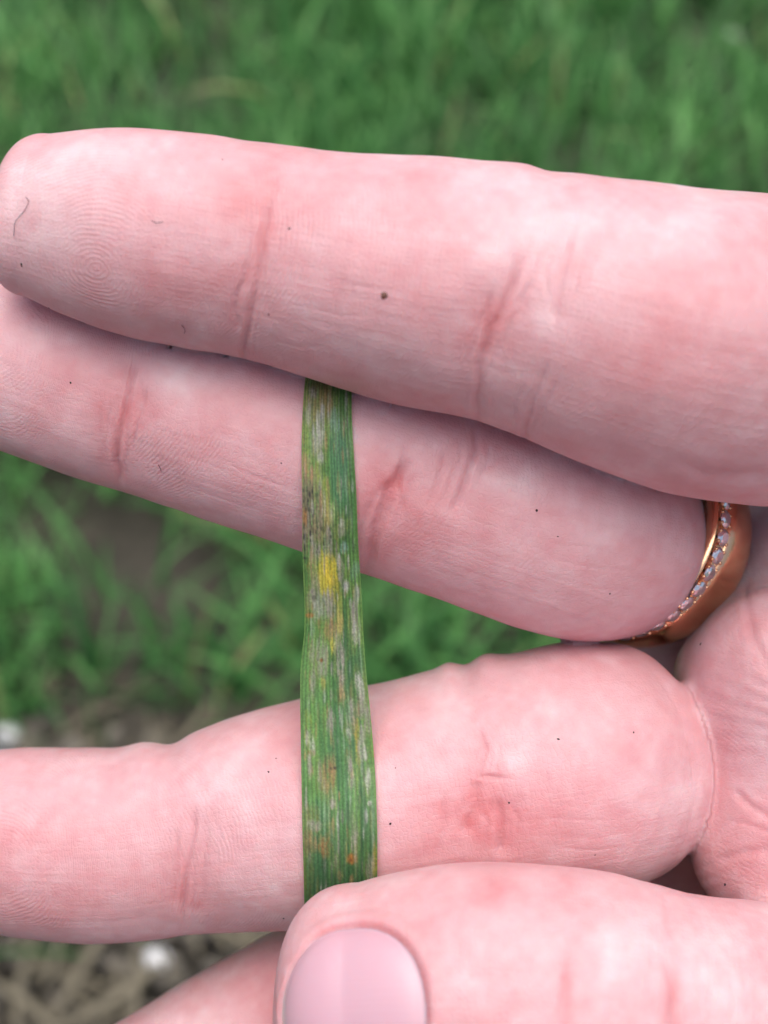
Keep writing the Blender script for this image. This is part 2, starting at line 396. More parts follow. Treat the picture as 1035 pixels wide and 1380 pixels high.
LITTLE, RING, MIDDLE, INDEX, THUMB, PALM = range(6)

def smin(a, b, k):
    h = np.maximum(k - np.abs(a - b), 0) / k
    return np.minimum(a, b) - h * h * k * .25
def hand_sdf(Q, full=False):
    pd = None
    for i, pr in enumerate(palm_parts):
        d, s, th = pr.eval(Q)
        pd = d if pd is None else smin(pd, d, (99, 2.0, 3.5, 5.0, 7.0, 7.0, 7.0)[i])
    kx = 1.3 + 7.4 * smooth(Q[:, 0], 34, 55)
    best = None
    for i, f in enumerate(FING):
        d, s, th = f.eval(Q)
        if i == MIDDLE: d = smin(d, middle_stem.eval(Q)[0], 2.0)
        kk = kx if i != THUMB else 1.5 + 9 * smooth(Q[:, 0], 34, 55)
        u = smin(d, pd, kk)
        if best is None:
            best, bi, bs, bt = u, np.where(d < pd, i, PALM), s, th
            raw = d
        else:
            m = u < best
            best = np.where(m, u, best)
            if full:
                bi = np.where(m, np.where(d < pd, i, PALM), bi); bs = np.where(m, s, bs); bt = np.where(m, th, bt); raw = np.where(m, d, raw)
    if full: return best, bi, bs, bt, raw - pd
    return best

def surface_nets(lo, hi, h):
    hc = h * 3
    nc = np.ceil((hi - lo) / hc).astype(int) + 2
    ax = [lo[k] + hc * np.arange(nc[k]) for k in range(3)]
    G = np.stack(np.meshgrid(*ax, indexing='ij'), -1).reshape(-1, 3)
    Dc = np.concatenate([hand_sdf(g) for g in np.array_split(G, 8)]).reshape(nc)
    nf = (nc - 1) * 3 + 1
    D = np.repeat(np.repeat(np.repeat(Dc, 3, 0), 3, 1), 3, 2)[1:1 + nf[0], 1:1 + nf[1], 1:1 + nf[2]].copy()
    idx = np.nonzero(np.abs(D) < hc * 1.6)
    pts = np.stack([lo[k] + h * idx[k] for k in range(3)], 1)
    D[idx] = np.concatenate([hand_sdf(g) for g in np.array_split(pts, 12)])
    s = D < 0
    c = np.zeros(np.array(D.shape) - 1, np.int8)
    for a in (0, 1):
        for b in (0, 1):
            for e in (0, 1):
                c += s[a:a + c.shape[0], b:b + c.shape[1], e:e + c.shape[2]]
    act = np.array(np.nonzero((c > 0) & (c < 8))).T
    vid = np.full(c.shape, -1, np.int32); vid[tuple(act.T)] = np.arange(len(act))
    acc = np.zeros((len(act), 3)); cnt = np.zeros(len(act))
    for axis in range(3):
        o = [k for k in range(3) if k != axis]
        for a in (0, 1):
            for b in (0, 1):
                off = np.zeros(3, int); off[o[0]] = a; off[o[1]] = b
                p0 = act + off; p1 = p0.copy(); p1[:, axis] += 1
                v0 = D[tuple(p0.T)]; v1 = D[tuple(p1.T)]; m = (v0 < 0) != (v1 < 0)
                t = np.where(m, v0 / np.where(m, v0 - v1, 1), 0)
                q = p0.astype(float); q[:, axis] += t
                acc += np.where(m[:, None], q, 0); cnt += m
    V = lo + h * acc / np.maximum(cnt, 1)[:, None]
    quads = []
    for axis in range(3):
        o = [(axis + 1) % 3, (axis + 2) % 3]
        sl0 = [slice(1, -1)] * 3; sl0[axis] = slice(0, -1); sl1 = [slice(1, -1)] * 3; sl1[axis] = slice(1, None)
        A, B = s[tuple(sl0)], s[tuple(sl1)]
        e = np.array(np.nonzero(A != B)).T
        flip = A[tuple(e.T)]
        base = e.copy(); base[:, o[0]] += 1; base[:, o[1]] += 1
        def cell(da, db):
            q = base.copy(); q[:, o[0]] -= da; q[:, o[1]] -= db; return vid[tuple(q.T)]
        Q = np.stack([cell(1, 1), cell(0, 1), cell(0, 0), cell(1, 0)], 1)
        Q = np.where(flip[:, None], Q, Q[:, ::-1])
        quads.append(Q[(Q >= 0).all(1)])
    return V, np.concatenate(quads)

def sdf_grad(V):
    e = .06; g = np.zeros_like(V)
    d0 = hand_sdf(V)
    for k in range(3):
        q = V.copy(); q[:, k] += e; g[:, k] = (hand_sdf(q) - d0) / e
    return d0, g

lo = np.array([-46.0, -74, -178]); hi = np.array([160.0, 34, -78])
V, Qd = surface_nets(lo, hi, 0.66)
tmp = mesh_np('hand', V, Qd, SKIN)
md = tmp.modifiers.new('s', 'SUBSURF'); md.levels = 1; md.render_levels = 1
dg = bpy.context.evaluated_depsgraph_get()
me = bpy.data.meshes.new_from_object(tmp.evaluated_get(dg))
bpy.data.objects.remove(tmp)
V = np.zeros(len(me.vertices) * 3, np.float32); me.vertices.foreach_get('co', V); V = V.reshape(-1, 3).astype(np.float64)
fq = np.zeros(len(me.polygons) * 4, np.int32); me.polygons.foreach_get('vertices', fq); fq = fq.reshape(-1, 4)
vx, vy, vd = to_px(V); Nn = np.zeros(len(V) * 3, np.float32); me.vertices.foreach_get('normal', Nn); Nn = Nn.reshape(-1, 3)
see = ((Nn * V).sum(1) < 12) & (vx > -40) & (vx < 1080) & (vy > 120) & (vy < 1420)
sel = see[fq].all(1); qs = fq[sel]; nv0 = len(V)
ed = np.sort(np.stack([qs, np.roll(qs, -1, 1)], -1).reshape(-1, 2), 1)
key, inv = np.unique(ed[:, 0].astype(np.int64) * nv0 + ed[:, 1], return_inverse=True)
mid = (V[key // nv0] + V[key % nv0]) / 2; ei = inv.reshape(-1, 4) + nv0; ci = np.arange(len(qs)) + nv0 + len(mid)
V = np.vstack([V, mid, V[qs].mean(1)])
sub = np.stack([np.stack([qs[:, k], ei[:, k], ci, ei[:, (k + 3) % 4]], 1) for k in range(4)], 1).reshape(-1, 4)
cnt_e = np.bincount(inv, minlength=len(key)); rim_v = np.concatenate([np.zeros(nv0, bool), cnt_e == 1, np.zeros(len(qs), bool)])
bpy.data.meshes.remove(me)
tmp = mesh_np('hand', V, np.vstack([fq[~sel], sub]), SKIN); me = tmp.data; bpy.data.objects.remove(tmp)
d0, g = sdf_grad(V)
d0[rim_v] = 0
V -= np.clip(d0 / np.maximum((g * g).sum(1), .15), -.4, .4)[:, None] * g * .9
_, HID, HS, HT, HRAW = hand_sdf(V, True)
me.vertices.foreach_set('co', V.astype(np.float32).ravel()); me.update()
NRM = np.zeros(len(V) * 3, np.float32); me.vertices.foreach_get('normal', NRM); NRM = NRM.reshape(-1, 3)
vx, vy, vd = to_px(V); PPM = F / vd
facing = -(NRM * V).sum(1) / np.linalg.norm(V, axis=1)      # towards the palm side of this hand

def poly_dist(pts, px, py):
    pts = np.asarray(pts, float); best = np.full(len(px), 1e9); bt = np.zeros(len(px))
    seg = np.linalg.norm(np.diff(pts, axis=0), axis=1); tot = seg.sum(); acc = 0
    for (a, b, l) in zip(pts[:-1], pts[1:], seg):
        dx, dy = (b - a) / l; t = np.clip((px - a[0]) * dx + (py - a[1]) * dy, 0, l)
        d = np.hypot(px - a[0] - dx * t, py - a[1] - dy * t); m = d < best
        best[m] = d[m]; bt[m] = (acc + t[m]) / tot; acc += l
    return best, bt

# creases of the skin: (part, points, depth mm, width mm, redness)
CREASES = [
    (LITTLE, [(378, 225), (358, 300), (344, 370), (334, 430), (327, 490)], .50, .50, .9),
    (LITTLE, [(340, 330), (322, 400), (314, 450)], .14, .40, .4),
    (LITTLE, [(722, 300), (692, 385), (662, 440), (648, 495), (641, 575)], .42, .50, .9),
    (LITTLE, [(665, 380), (654, 440), (650, 480)], .15, .45, .5),
    (LITTLE, [(780, 285), (757, 370), (746, 440)], .28, .45, .6),
    (LITTLE, [(742, 480), (716, 545), (703, 600)], .26, .45, .5),
    (LITTLE, [(702, 310), (690, 400)], .10, .5, .3),
    (LITTLE, [(735, 320), (712, 395), (700, 440)], .10, .4, .2),
    (LITTLE, [(425, 370), (480, 385), (545, 392)], .07, .22, .1),
    (LITTLE, [(405, 412), (450, 424), (500, 428)], .07, .20, .1),
    (LITTLE, [(352, 455), (400, 467), (430, 468)], .06, .20, .1),
    (LITTLE, [(800, 300), (840, 330), (900, 380)], .05, .5, .1),
    (LITTLE, [(900, 612), (955, 645), (1040, 640)], .35, 1.0, .3),
    (RING, [(184, 470), (172, 530), (160, 580), (157, 625), (161, 668)], .6, .55, 1.0),
    (RING, [(140, 520), (133, 580), (135, 640)], .10, .4, .3),
    (RING, [(560, 610), (530, 655), (505, 710), (488, 780)], .55, .80, .9),
    (RING, [(548, 590), (535, 650), (545, 700)], .16, .45, .4),
    (RING, [(638, 560), (641, 610), (622, 660), (606, 700)], .5, .50, .8),
    (RING, [(600, 600), (590, 650), (572, 690)], .16, .40, .4),
    (RING, [(640, 640), (662, 625), (690, 610)], .10, .35, .2),
    (RING, [(280, 610), (340, 640), (400, 660)], .05, .2, .1),
    (RING, [(220, 600), (300, 632), (390, 676)], .05, .2, .1),
    (RING, [(250, 655), (320, 680), (400, 705)], .05, .2, .1),
    (RING, [(690, 715), (760, 735), (830, 740)], .05, .22, .1),
    (RING, [(740, 752), (800, 765), (860, 770)], .06, .22, .1),
    (RING, [(735, 775), (800, 793), (850, 797)], .06, .22, .1),
    (RING, [(720, 690), (800, 705), (870, 715)], .04, .22, .1),
    (MIDDLE, [(264, 1075), (258, 1130), (248, 1190), (247, 1262)], .42, .50, .8),
    (MIDDLE, [(238, 1110), (238, 1170), (232, 1230)], .14, .4, .4),
    (MIDDLE, [(276, 1120), (276, 1180), (268, 1240)], .08, .4, .2),
    (MIDDLE, [(642, 975), (655, 1010), (645, 1045), (690, 1050)], .30, .45, .8),
    (MIDDLE, [(645, 1045), (642, 1085), (620, 1130)], .28, .6, .6),
    (MIDDLE, [(668, 1070), (676, 1110), (672, 1160)], .40, .60, .7),
    (MIDDLE, [(600, 1060), (596, 1110), (585, 1160)], .16, .6, .4),
    (MIDDLE, [(720, 1080), (790, 1087), (850, 1072)], .06, .22, .1),
    (MIDDLE, [(725, 1100), (800, 1107), (865, 1090)], .06, .22, .1),
    (MIDDLE, [(735, 1125), (805, 1130), (860, 1118)], .06, .22, .1),
    (MIDDLE, [(740, 1142), (805, 1146), (850, 1138)], .06, .22, .1),
    (MIDDLE, [(360, 1120), (380, 1122), (410, 1118)], .04, .2, .1),
    (MIDDLE, [(345, 1145), (375, 1150), (410, 1146)], .04, .2, .1),
    (THUMB, [(748, 1400), (762, 1335), (775, 1285)], .22, .7, .3),
    (THUMB, [(905, 1400), (908, 1335), (895, 1280)], .24, .8, .3),
    (THUMB, [(818, 1400), (822, 1340)], .10, .8, .2),
    (THUMB, [(680, 1270), (750, 1250), (830, 1235)], .06, .5, .1),
    (THUMB, [(893, 1195), (900, 1225), (905, 1260)], .30, .8, .2),
    (PALM, [(985, 1060), (1010, 1085), (1050, 1110)], .25, .6, .3),
    (PALM, [(975, 1105), (1005, 1110), (1050, 1125)], .12, .4, .2),
    (PALM, [(960, 1160), (1000, 1150), (1050, 1140)], .22, .7, .4),
    (PALM, [(1000, 770), (1015, 860), (1050, 925)], .16, .7, .3),
]
extra = []
for part, pts, dep, wid, rd in CREASES:
    if rd < .5 or part == THUMB: continue
    a = np.array(pts, float); tt = np.linspace(0, 1, len(a))
    for off, t0, t1 in ((-19, .25, .75), (-9, .05, .6), (10, .35, .95), (21, .2, .7)):
        t = np.linspace(t0, t1, 5); jx = rng.uniform(-3, 3, 5)
        extra.append((part, [(np.interp(q, tt, a[:, 0]) + off + j, np.interp(q, tt, a[:, 1])) for q, j in zip(t, jx)], dep * rng.uniform(.2, .5), wid * .6, .10))
CREASES += extra
disp = np.zeros(len(V)); red = np.zeros(len(V))
for part, pts, dep, wid, rd in CREASES:
    wid *= .42; dep *= .50
    a = np.array(pts); pad = 60
    m = np.nonzero((HID == part) & (facing > -.15) & (vx > a[:, 0].min() - pad) & (vx < a[:, 0].max() + pad) & (vy > a[:, 1].min() - pad) & (vy < a[:, 1].max() + pad))[0]
    if not len(m): continue
    jit = 2.2 * vnoise(np.stack([vx[m] * .05, vy[m] * .05, np.full(len(m), part * 3.7)], 1))
    d, t = poly_dist(pts, vx[m] + jit, vy[m] + jit); d = d / PPM[m]
    fade = smooth(t, 0, .22) * smooth(1 - t, 0, .22) if part != LITTLE and part != THUMB else smooth(t, 0, .3) * (smooth(1 - t, 0, .12) * .6 + .4)
    d = np.where((t <= 0) | (t >= 1), d * 1.5, d)
    fade = fade * smooth(facing[m], -.15, .25)
    disp[m] += fade * dep * (-np.exp(-(d / wid) ** 2) - (.60 if rd > .35 else 0) * np.exp(-(d / 1.5) ** 2) + .12 * np.exp(-((d - 2.2 * wid) / (1.1 * wid)) ** 2))
    red[m] += fade * rd * (.28 * np.exp(-(d / (wid * 1.2)) ** 2) + .13 * np.exp(-(d / (wid * 8)) ** 2))
# wrinkled backs of the joints that show on the outline
for (cx, cy, r, amp) in [(192, 1008, 26, .28), (232, 1003, 20, -.35), (605, 903, 14, .25), (628, 897, 16, -.30), (655, 890, 20, .30), (590, 218, 50, .12), (705, 228, 35, .16), (735, 232, 20, -.12)]:
    m = np.hypot(vx - cx, (vy - cy) * 1.0) < r * 4
    disp[m] += amp * np.exp(-((vx[m] - cx) / r) ** 2 - ((vy[m] - cy) / (r * 1.6)) ** 2)
# soft unevenness of the flesh
disp += .13 * vnoise(V / 5.5 + 3) + .05 * vnoise(V / 1.9 + 9)
# folds radiating over the pads of the palm
m = (HID == PALM) & (facing > 0) & (vx > 880)
ang = np.arctan2(vy - 1010, vx - 1200) ; rr = np.hypot(vx - 1200, vy - 1010)
fold = np.sin(ang * 62 + 1.6 * vnoise(V / 4)) * smooth(vy, 880, 930) * (1 - smooth(vy, 1020, 1060))
fold += .8 * np.sin((vx * .8 + vy * .32) * .19 + vnoise(V / 5) * 2) * (1 - smooth(vy, 860, 905))
fold += .8 * np.sin((vy + .35 * vx) * .33 + vnoise(V / 4) * 1.5) * smooth(vy, 1120, 1150)
disp += np.where(m, .028 * fold * (.6 + .8 * vnoise(V / 3 + 40)), 0)
# bed of the thumb nail
NAIL_S0, NAIL_S1, NAIL_T, NAIL_C = -4.9, 5.0, .62, -.33
def nail_d(s, th):                 # signed mm outside the nail's outline
    u = s; v = (th - NAIL_C) / NAIL_T * 6.0
    cx = (NAIL_S0 + NAIL_S1) / 2; hx = (NAIL_S1 - NAIL_S0) / 2
    q = (np.abs((u - cx) / hx) ** 2.1 + np.abs(v / 6.0) ** 2.1) ** (1 / 2.1)
    return (q - 1) * 5.4
tm = np.nonzero(HID == THUMB)[0]
nd_ = nail_d(HS[tm], HT[tm])
prox = smooth(HS[tm], -4.2, 0)
disp[tm] += np.where(nd_ < 0, -.42 * smooth(-nd_, -.3, .5), 0) + (.20 * np.exp(-((nd_ - .65) / .55) ** 2)) * (.05 + .95 * prox) - .12 * np.exp(-((nd_ - .05) / .22) ** 2) * prox
red[tm] += (.50 * np.exp(-((nd_ - .10) / .20) ** 2) + .15 * np.exp(-((nd_ - .7) / .8) ** 2)) * (.35 + .65 * prox)

disp *= .15 + .85 * smooth(np.abs(HRAW), .2, 1.6)
V2 = V + NRM * disp[:, None]
# colour of the skin: blood and pallor
for (part, cx, cy, rx, ry, amt) in [
    (LITTLE, 190, 260, 60, 40, .25), (LITTLE, 230, 380, 120, 60, .28), (LITTLE, 350, 270, 60, 60, .25), (LITTLE, 470, 350, 110, 70, .18),
    (LITTLE, 640, 430, 90, 70, .30), (LITTLE, 850, 420, 110, 90, .30), (LITTLE, 930, 500, 120, 60, .20), (LITTLE, 540, 250, 120, 30, .12),
    (LITTLE, 690, 530, 50, 40, -.25), (LITTLE, 740, 420, 25, 40, -.22), (LITTLE, 70, 290, 50, 60, -.12), (LITTLE, 400, 300, 40, 50, -.15), (LITTLE, 830, 300, 90, 40, -.25),
    (RING, 60, 520, 80, 60, .15), (RING, 230, 580, 90, 50, .22), (RING, 240, 510, 45, 40, -.25), (RING, 400, 560, 100, 40, -.12), (RING, 510, 660, 60, 60, .35),
    (RING, 570, 720, 60, 40, .30), (RING, 700, 640, 70, 40, -.20), (RING, 745, 740, 30, 18, .30), (RING, 640, 590, 30, 40, -.15), (RING, 820, 770, 80, 60, .10),
    (MIDDLE, 60, 1130, 110, 60, .22), (MIDDLE, 320, 1040, 70, 40, -.20), (MIDDLE, 250, 1160, 60, 80, .22), (MIDDLE, 90, 1220, 120, 40, .18),
    (MIDDLE, 690, 1020, 30, 26, -.45), (MIDDLE, 640, 1110, 70, 50, .25), (MIDDLE, 660, 980, 40, 40, .20), (MIDDLE, 820, 960, 70, 40, -.18), (MIDDLE, 880, 880, 80, 40, .25), (MIDDLE, 760, 1100, 70, 50, .12),
    (THUMB, 560, 1240, 90, 50, .10), (THUMB, 700, 1200, 90, 30, .10), (THUMB, 690, 1310, 60, 50, -.2), (THUMB, 640, 1240, 50, 30, -.15), (THUMB, 840, 1350, 60, 50, .18), (THUMB, 764, 1345, 9, 50, .45), (THUMB, 907, 1340, 11, 50, .55), (THUMB, 960, 1300, 60, 60, -.3),
    (INDEX, 350, 1340, 50, 50, .35), (INDEX, 380, 1380, 40, 60, .5), (INDEX, 260, 1380, 60, 30, -.1),
    (PALM, 990, 960, 60, 60, -.1), (PALM, 1020, 860, 50, 50, .1), (PALM, 950, 1060, 30, 60, .4), (PALM, 980, 1170, 60, 30, .2)]:
    m = HID == part
    red[m] += amt * np.exp(-((vx[m] - cx) / rx) ** 2 - ((vy[m] - cy) / ry) ** 2)
red += .22 * vnoise(V / 7 + 2) + .17 * vnoise(V / 2.4 + 7) + .13 * vnoise(V / 1.0 + 17) + .10 * vnoise(V / .5 + 27)
base = np.array([.70, .425, .455]); blood = np.array([.58, .185, .195]); pale = np.array([.80, .64, .66])
k = np.clip(red, 0, 1)[:, None]; kp = np.clip(-red * 1.6, 0, 1)[:, None]
scol = base * (1 - k) + blood * k; scol = scol * (1 - kp) + pale * kp
# ridge phase: across the phalanges, whorls on the tips
phase = HS.astype(float).copy(); amp = np.zeros(len(V))
tips = {LITTLE: (6.0, -.55, 17.0), RING: (9, 0, 22), MIDDLE: (9, 0, 24), INDEX: (9, 0, 22)}
for part, (s0, t0, sj) in tips.items():
    m = HID == part; s, t = HS[m], HT[m] * 7.0
    whorl = np.sqrt((s - s0) ** 2 * .9 + (t + t0 * 7) ** 2 + .02)
    far = s + .06 * t * t
    b = smooth(s, s0 + 3, sj - 2)
    phase[m] = whorl * (1 - b) + far * b
    amp[m] = smooth(np.cos(HT[m]), -.1, .35) * (1 - .55 * smooth(s, sj, sj + 12))
amp[HID == THUMB] = 0
m = HID == PALM; phase[m] = (V[m, 0] * .5 + V[m, 1] * .85); amp[m] = .5
amp *= smooth(np.abs(HRAW), .4, 2.0)
fuv = np.stack([HS, HT * 8, HID], 1)
fuv[m, 0] = V[m, 0]; fuv[m, 1] = V[m, 1]
W = world(V2)
me.vertices.foreach_set('co', W.astype(np.float32).ravel())
attr(me, 'skin_col', 'FLOAT_COLOR', rgba(scol)); attr(me, 'fuv', 'FLOAT_VECTOR', fuv)
attr(me, 'ridge', 'FLOAT_VECTOR', np.stack([phase, amp, amp * 0], 1))
me.polygons.foreach_set('use_smooth', np.ones(len(me.polygons), bool)); me.update()
me.name = 'hand'
if not me.materials: me.materials.append(SKIN)
hand = bpy.data.objects.new('hand', me); COL.objects.link(hand)
tag(hand, 'pink open left hand wearing rings, fingers trapping a spotted grass leaf under the thumb', 'hand')
bvh = BVHTree.FromPolygons([Vector(v) for v in W], [tuple(p.vertices) for p in me.polygons])
def on_skin(px, py):
    o = Vector((0, 0, CAM_H)); r = Vector(RX @ np.array([(px - CX) / F, -(py - CY) / F, -1.0])).normalized()
    h, n, i, d = bvh.ray_cast(o, r)
    return h, n

# ------------------------------------------------------------------ nails
def make_nail_mesh(f, s0, s1, tmax, side, lift, n=2.1):
    nu, nv = 33, 41
    cx, hx = (s0 + s1) / 2, (s1 - s0) / 2
    U, T = np.meshgrid(np.linspace(-1, 1, nu), np.linspace(-1, 1, nv), indexing='ij')
    # square -> rounded outline
    r = np.maximum(np.abs(U), np.abs(T)); q = (np.abs(U) ** n + np.abs(T) ** n) ** (1 / n)
    sc = np.where(q > 0, r / np.maximum(q, 1e-6), 1)
    u, t = (U * sc).ravel(), (T * sc).ravel()
    s = cx + hx * u; th = tmax * t
    rim = np.clip((np.abs(u) ** n + np.abs(t) ** n), 0, 1)
    top = lift + .35 * (1 - rim) - .30 * rim ** 6
    A = f.surf(s, th + side, 0); c = f.at(np.clip(s, 0, None) / f.ds)
    nrm = np.cos(th + side)[:, None] * c[:, 6:9] + np.sin(th + side)[:, None] * c[:, 9:12]
    nrm = nrm - c[:, 3:6] * (.55 * smooth(-s, -1.5, 5))[:, None]; nrm /= np.linalg.norm(nrm, axis=1)[:, None]
    up = A + nrm * top[:, None]; dn = A + nrm * (top - .45)[:, None]
    I = np.arange(nu * nv).reshape(nu, nv)
    q = np.stack([I[:-1, :-1], I[1:, :-1], I[1:, 1:], I[:-1, 1:]], -1).reshape(-1, 4)
    loop = np.concatenate([I[:, 0], I[-1, 1:], I[-2::-1, -1], I[0, -2:0:-1]])
    K = nu * nv; nx = np.roll(loop, -1)
    sidefaces = np.stack([loop, nx, nx + K, loop + K], 1)
    VV = np.vstack([up, dn]); FF = np.vstack([q, q[:, ::-1] + K, sidefaces])
    # lunula, bed, free edge
    bed = np.array([.62, .38, .45]); lun = np.array([.64, .42, .47]); edge = np.array([.80, .66, .62])
    kl = smooth(u, .62, .95)[:, None] * .6; ke = smooth(-u, .84, .95)[:, None]
    c_ = bed * (1 - kl) + lun * kl; c_ = c_ * (1 - ke) + edge * ke
    return VV, FF, np.vstack([c_, c_]), np.stack([s, th * 9, s * 0], 1)
def add_nail(f, s0, s1, tmax, side, lift):
    VV, FF, c_, uv = make_nail_mesh(f, s0, s1, tmax, side, lift)
    o = mesh_np('fingernail', world(VV), FF, NAIL, hand)
    attr(o.data, 'nail_col', 'FLOAT_COLOR', rgba(c_)); attr(o.data, 'nuv', 'FLOAT_VECTOR', np.vstack([uv, uv]))
    return o
tag(add_nail(thumb, NAIL_S0, NAIL_S1, NAIL_T, NAIL_C, .02), 'short unpolished thumb nail with a pale lilac sheen')
for f, s1 in ((little, 8.0), (ring_f, 9.0), (middle, 9.5), (index, 9.5)):
    add_nail(f, -4.0 if f is not little else -2.4, s1, .68, math.pi, .12)

# ------------------------------------------------------------------ rings
RC = P(851, 717, 73.0); rn = np.array([-.63, .27, .73]); rn /= np.linalg.norm(rn)
e1 = np.array([.67, -.29, .68]); e1 -= rn * (e1 @ rn); e1 /= np.linalg.norm(e1); e2 = np.cross(rn, e1)
def revolve(profile, na=160):       # profile: (radius, along) closed loop
    pr = np.asarray(profile); m = len(pr); a = np.linspace(0, 2 * np.pi, na, endpoint=False)
    VV = (RC + np.cos(a)[:, None, None] * e1 * pr[None, :, :1] + np.sin(a)[:, None, None] * e2 * pr[None, :, :1] + rn * pr[None, :, 1:2]).reshape(-1, 3)
    I = np.arange(na * m).reshape(na, m)
    return VV, np.stack([I, np.roll(I, -1, 1), np.roll(np.roll(I, -1, 1), -1, 0), np.roll(I, -1, 0)], -1).reshape(-1, 4)
def dome(r0, r1, a0, a1, n=14):
    t = np.linspace(0, np.pi, n); c = (a0 + a1) / 2; h = (a1 - a0) / 2
    outer = [(r0 + .55 + (r1 - r0 - .55) * math.sin(x) ** .8, c + h * math.cos(x)) for x in t]
    inner = [(r0 + .12, a0), (r0, a0 + .4), (r0, a1 - .4), (r0 + .12, a1)]
    return outer + inner
VV, FF = revolve(dome(7.72, 9.05, -3.7, .55))
tag(mesh_np('wedding_band', world(VV), FF, GOLD), 'plain wide rose gold band on the ring finger beside the stone-set ring', 'ring')
dr = bpy.data.objects.new('diamond_ring', None); COL.objects.link(dr)
dr.location = Vector(world(RC[None])[0]); dr.empty_display_size = .01
tag(dr, 'narrow rose gold ring set with a row of small clear stones', 'ring')
bpy.context.view_layer.update()
def child(name, VV, FF, mat, sm=True):
    o = mesh_np(name, world(VV) - np.array(dr.location), FF, mat, dr, sm); return o
AC = 1.68                            # the stones' row along the finger
prof = [(7.72, AC - .95), (7.72, AC + .95), (8.35, AC + .95), (8.72, AC + .86), (8.76, AC + .72), (8.5, AC + .6), (8.5, AC - .6), (8.76, AC - .72), (8.72, AC - .86), (8.35, AC - .95)]
VV, FF = revolve(prof); child('band', VV, FF, GOLD)
NST = 39
def gem_mesh():
    n = 8; a = np.arange(n) * 2 * np.pi / n; b = a + np.pi / n; R = .69
    v = [(0.0, 0.0, -.52)]
    v += [(R * math.cos(x), R * math.sin(x), -.02) for x in np.sort(np.concatenate([a, b]))]
    v += [(R * math.cos(x), R * math.sin(x), .04) for x in np.sort(np.concatenate([a, b]))]
    v += [(.57 * math.cos(x), .57 * math.sin(x), .16) for x in b]
    v += [(.40 * math.cos(x), .40 * math.sin(x), .25) for x in a]
    me = bpy.data.meshes.new('diamond'); bm = bmesh.new()
    vs = [bm.verts.new(Vector(x) * .001) for x in v]
    bmesh.ops.convex_hull(bm, input=vs); bmesh.ops.recalc_face_normals(bm, faces=bm.faces)
    bm.to_mesh(me); bm.free(); me.materials.append(GEM); return me
gm = gem_mesh(); RW = Matrix(RX.tolist())
prV, prF = [], []
ico = None
bm = bmesh.new(); bmesh.ops.create_icosphere(bm, subdivisions=1, radius=1.0)
icoV = np.array([v.co[:] for v in bm.verts]); icoF = np.array([[v.index for v in f.verts] for f in bm.faces]); bm.free()
for k in range(NST):
    a = 2 * np.pi * (k + .35) / NST
    rad = np.cos(a) * e1 + np.sin(a) * e2; tan = np.cross(rn, rad)
    o = bpy.data.objects.new('diamond', gm); COL.objects.link(o); o.parent = dr
    M = np.stack([tan, rn, rad], 1); spin = Matrix.Rotation(random.uniform(0, .8), 3, 'Z') @ Matrix.Rotation(random.uniform(-.09, .09), 3, 'X')
    Rw = (RW @ Matrix(M.tolist()) @ spin).to_4x4()
    pos = world((RC + rad * 8.93 + rn * AC)[None])[0] - np.array(dr.location)
    o.matrix_local = Matrix.Translation(Vector(pos)) @ Rw
    a2 = a + np.pi / NST; rad2 = np.cos(a2) * e1 + np.sin(a2) * e2
    for sgn in (-1, 1):
        for da in (-.035, .035):
            r3 = np.cos(a2 + da) * e1 + np.sin(a2 + da) * e2
            prV.append(RC + r3 * 9.0 + rn * (AC + sgn * .62) + icoV * .17); prF.append(icoF + len(prV[0]) * (len(prV) - 1))
pr = child('prongs', np.vstack(prV), np.vstack(prF), GOLD); pr['kind'] = 'stuff'

# ------------------------------------------------------------------ the leaf
LE = np.array([(440, 475, 418, 468), (512, 512, 412, 473), (560, 560, 408, 474), (620, 620, 406, 477), (700, 700, 407, 481), (780, 780, 409, 486), (850, 850, 409.5, 489),
               (900, 900, 406, 494), (930, 930, 405.5, 497), (1000, 1000, 406, 503), (1060, 1060, 407, 507), (1110, 1110, 408, 508.5), (1160, 1160, 409, 508), (1230, 1230, 411, 507), (1330, 1330, 415, 503), (1420, 1420, 420, 498)], float)
LD = np.array([(440, 63.5), (480, 61.2), (512, 59.2), (545, 58.3), (580, 57.7), (640, 57.5), (700, 58.0), (760, 59.2), (850, 60.6), (940, 60.9), (1000, 60.9), (1060, 60.7), (1120, 60.9), (1180, 61.5), (1230, 62.4), (1300, 63.4), (1420, 64.5)], float)
def spl(tab, x):
    xs, ys = tab; m = np.gradient(ys, xs); i = np.clip(np.searchsorted(xs, x, 'right') - 1, 0, len(xs) - 2)
    h = xs[i + 1] - xs[i]; t = (x - xs[i]) / h
    return (1 + 2 * t) * (1 - t) ** 2 * ys[i] + t * (1 - t) ** 2 * h * m[i] + t * t * (3 - 2 * t) * ys[i + 1] + t * t * (t - 1) * h * m[i + 1]
nr, ncol = 700, 97
yy = np.linspace(445, 1415, nr); xl = spl((LE[:, 1], LE[:, 2]), yy); xr = spl((LE[:, 1], LE[:, 3]), yy); dd = spl((LD[:, 0], LD[:, 1]), yy)
uu = np.linspace(0, 1, ncol); Yg, Ug = np.meshgrid(yy, uu, indexing='ij')
wob = 1.0 * vnoise(np.stack([yy * .012, yy * 0 + 3, yy * 0], 1))
Xg = (xl + wob)[:, None] + ((xr - xl))[:, None] * Ug; Dg = np.repeat(dd[:, None], ncol, 1)
Dg = Dg + DOFF
LV = np.stack([(Xg - CX) / F * Dg, -(Yg - CY) / F * Dg, -Dg], -1).reshape(-1, 3)
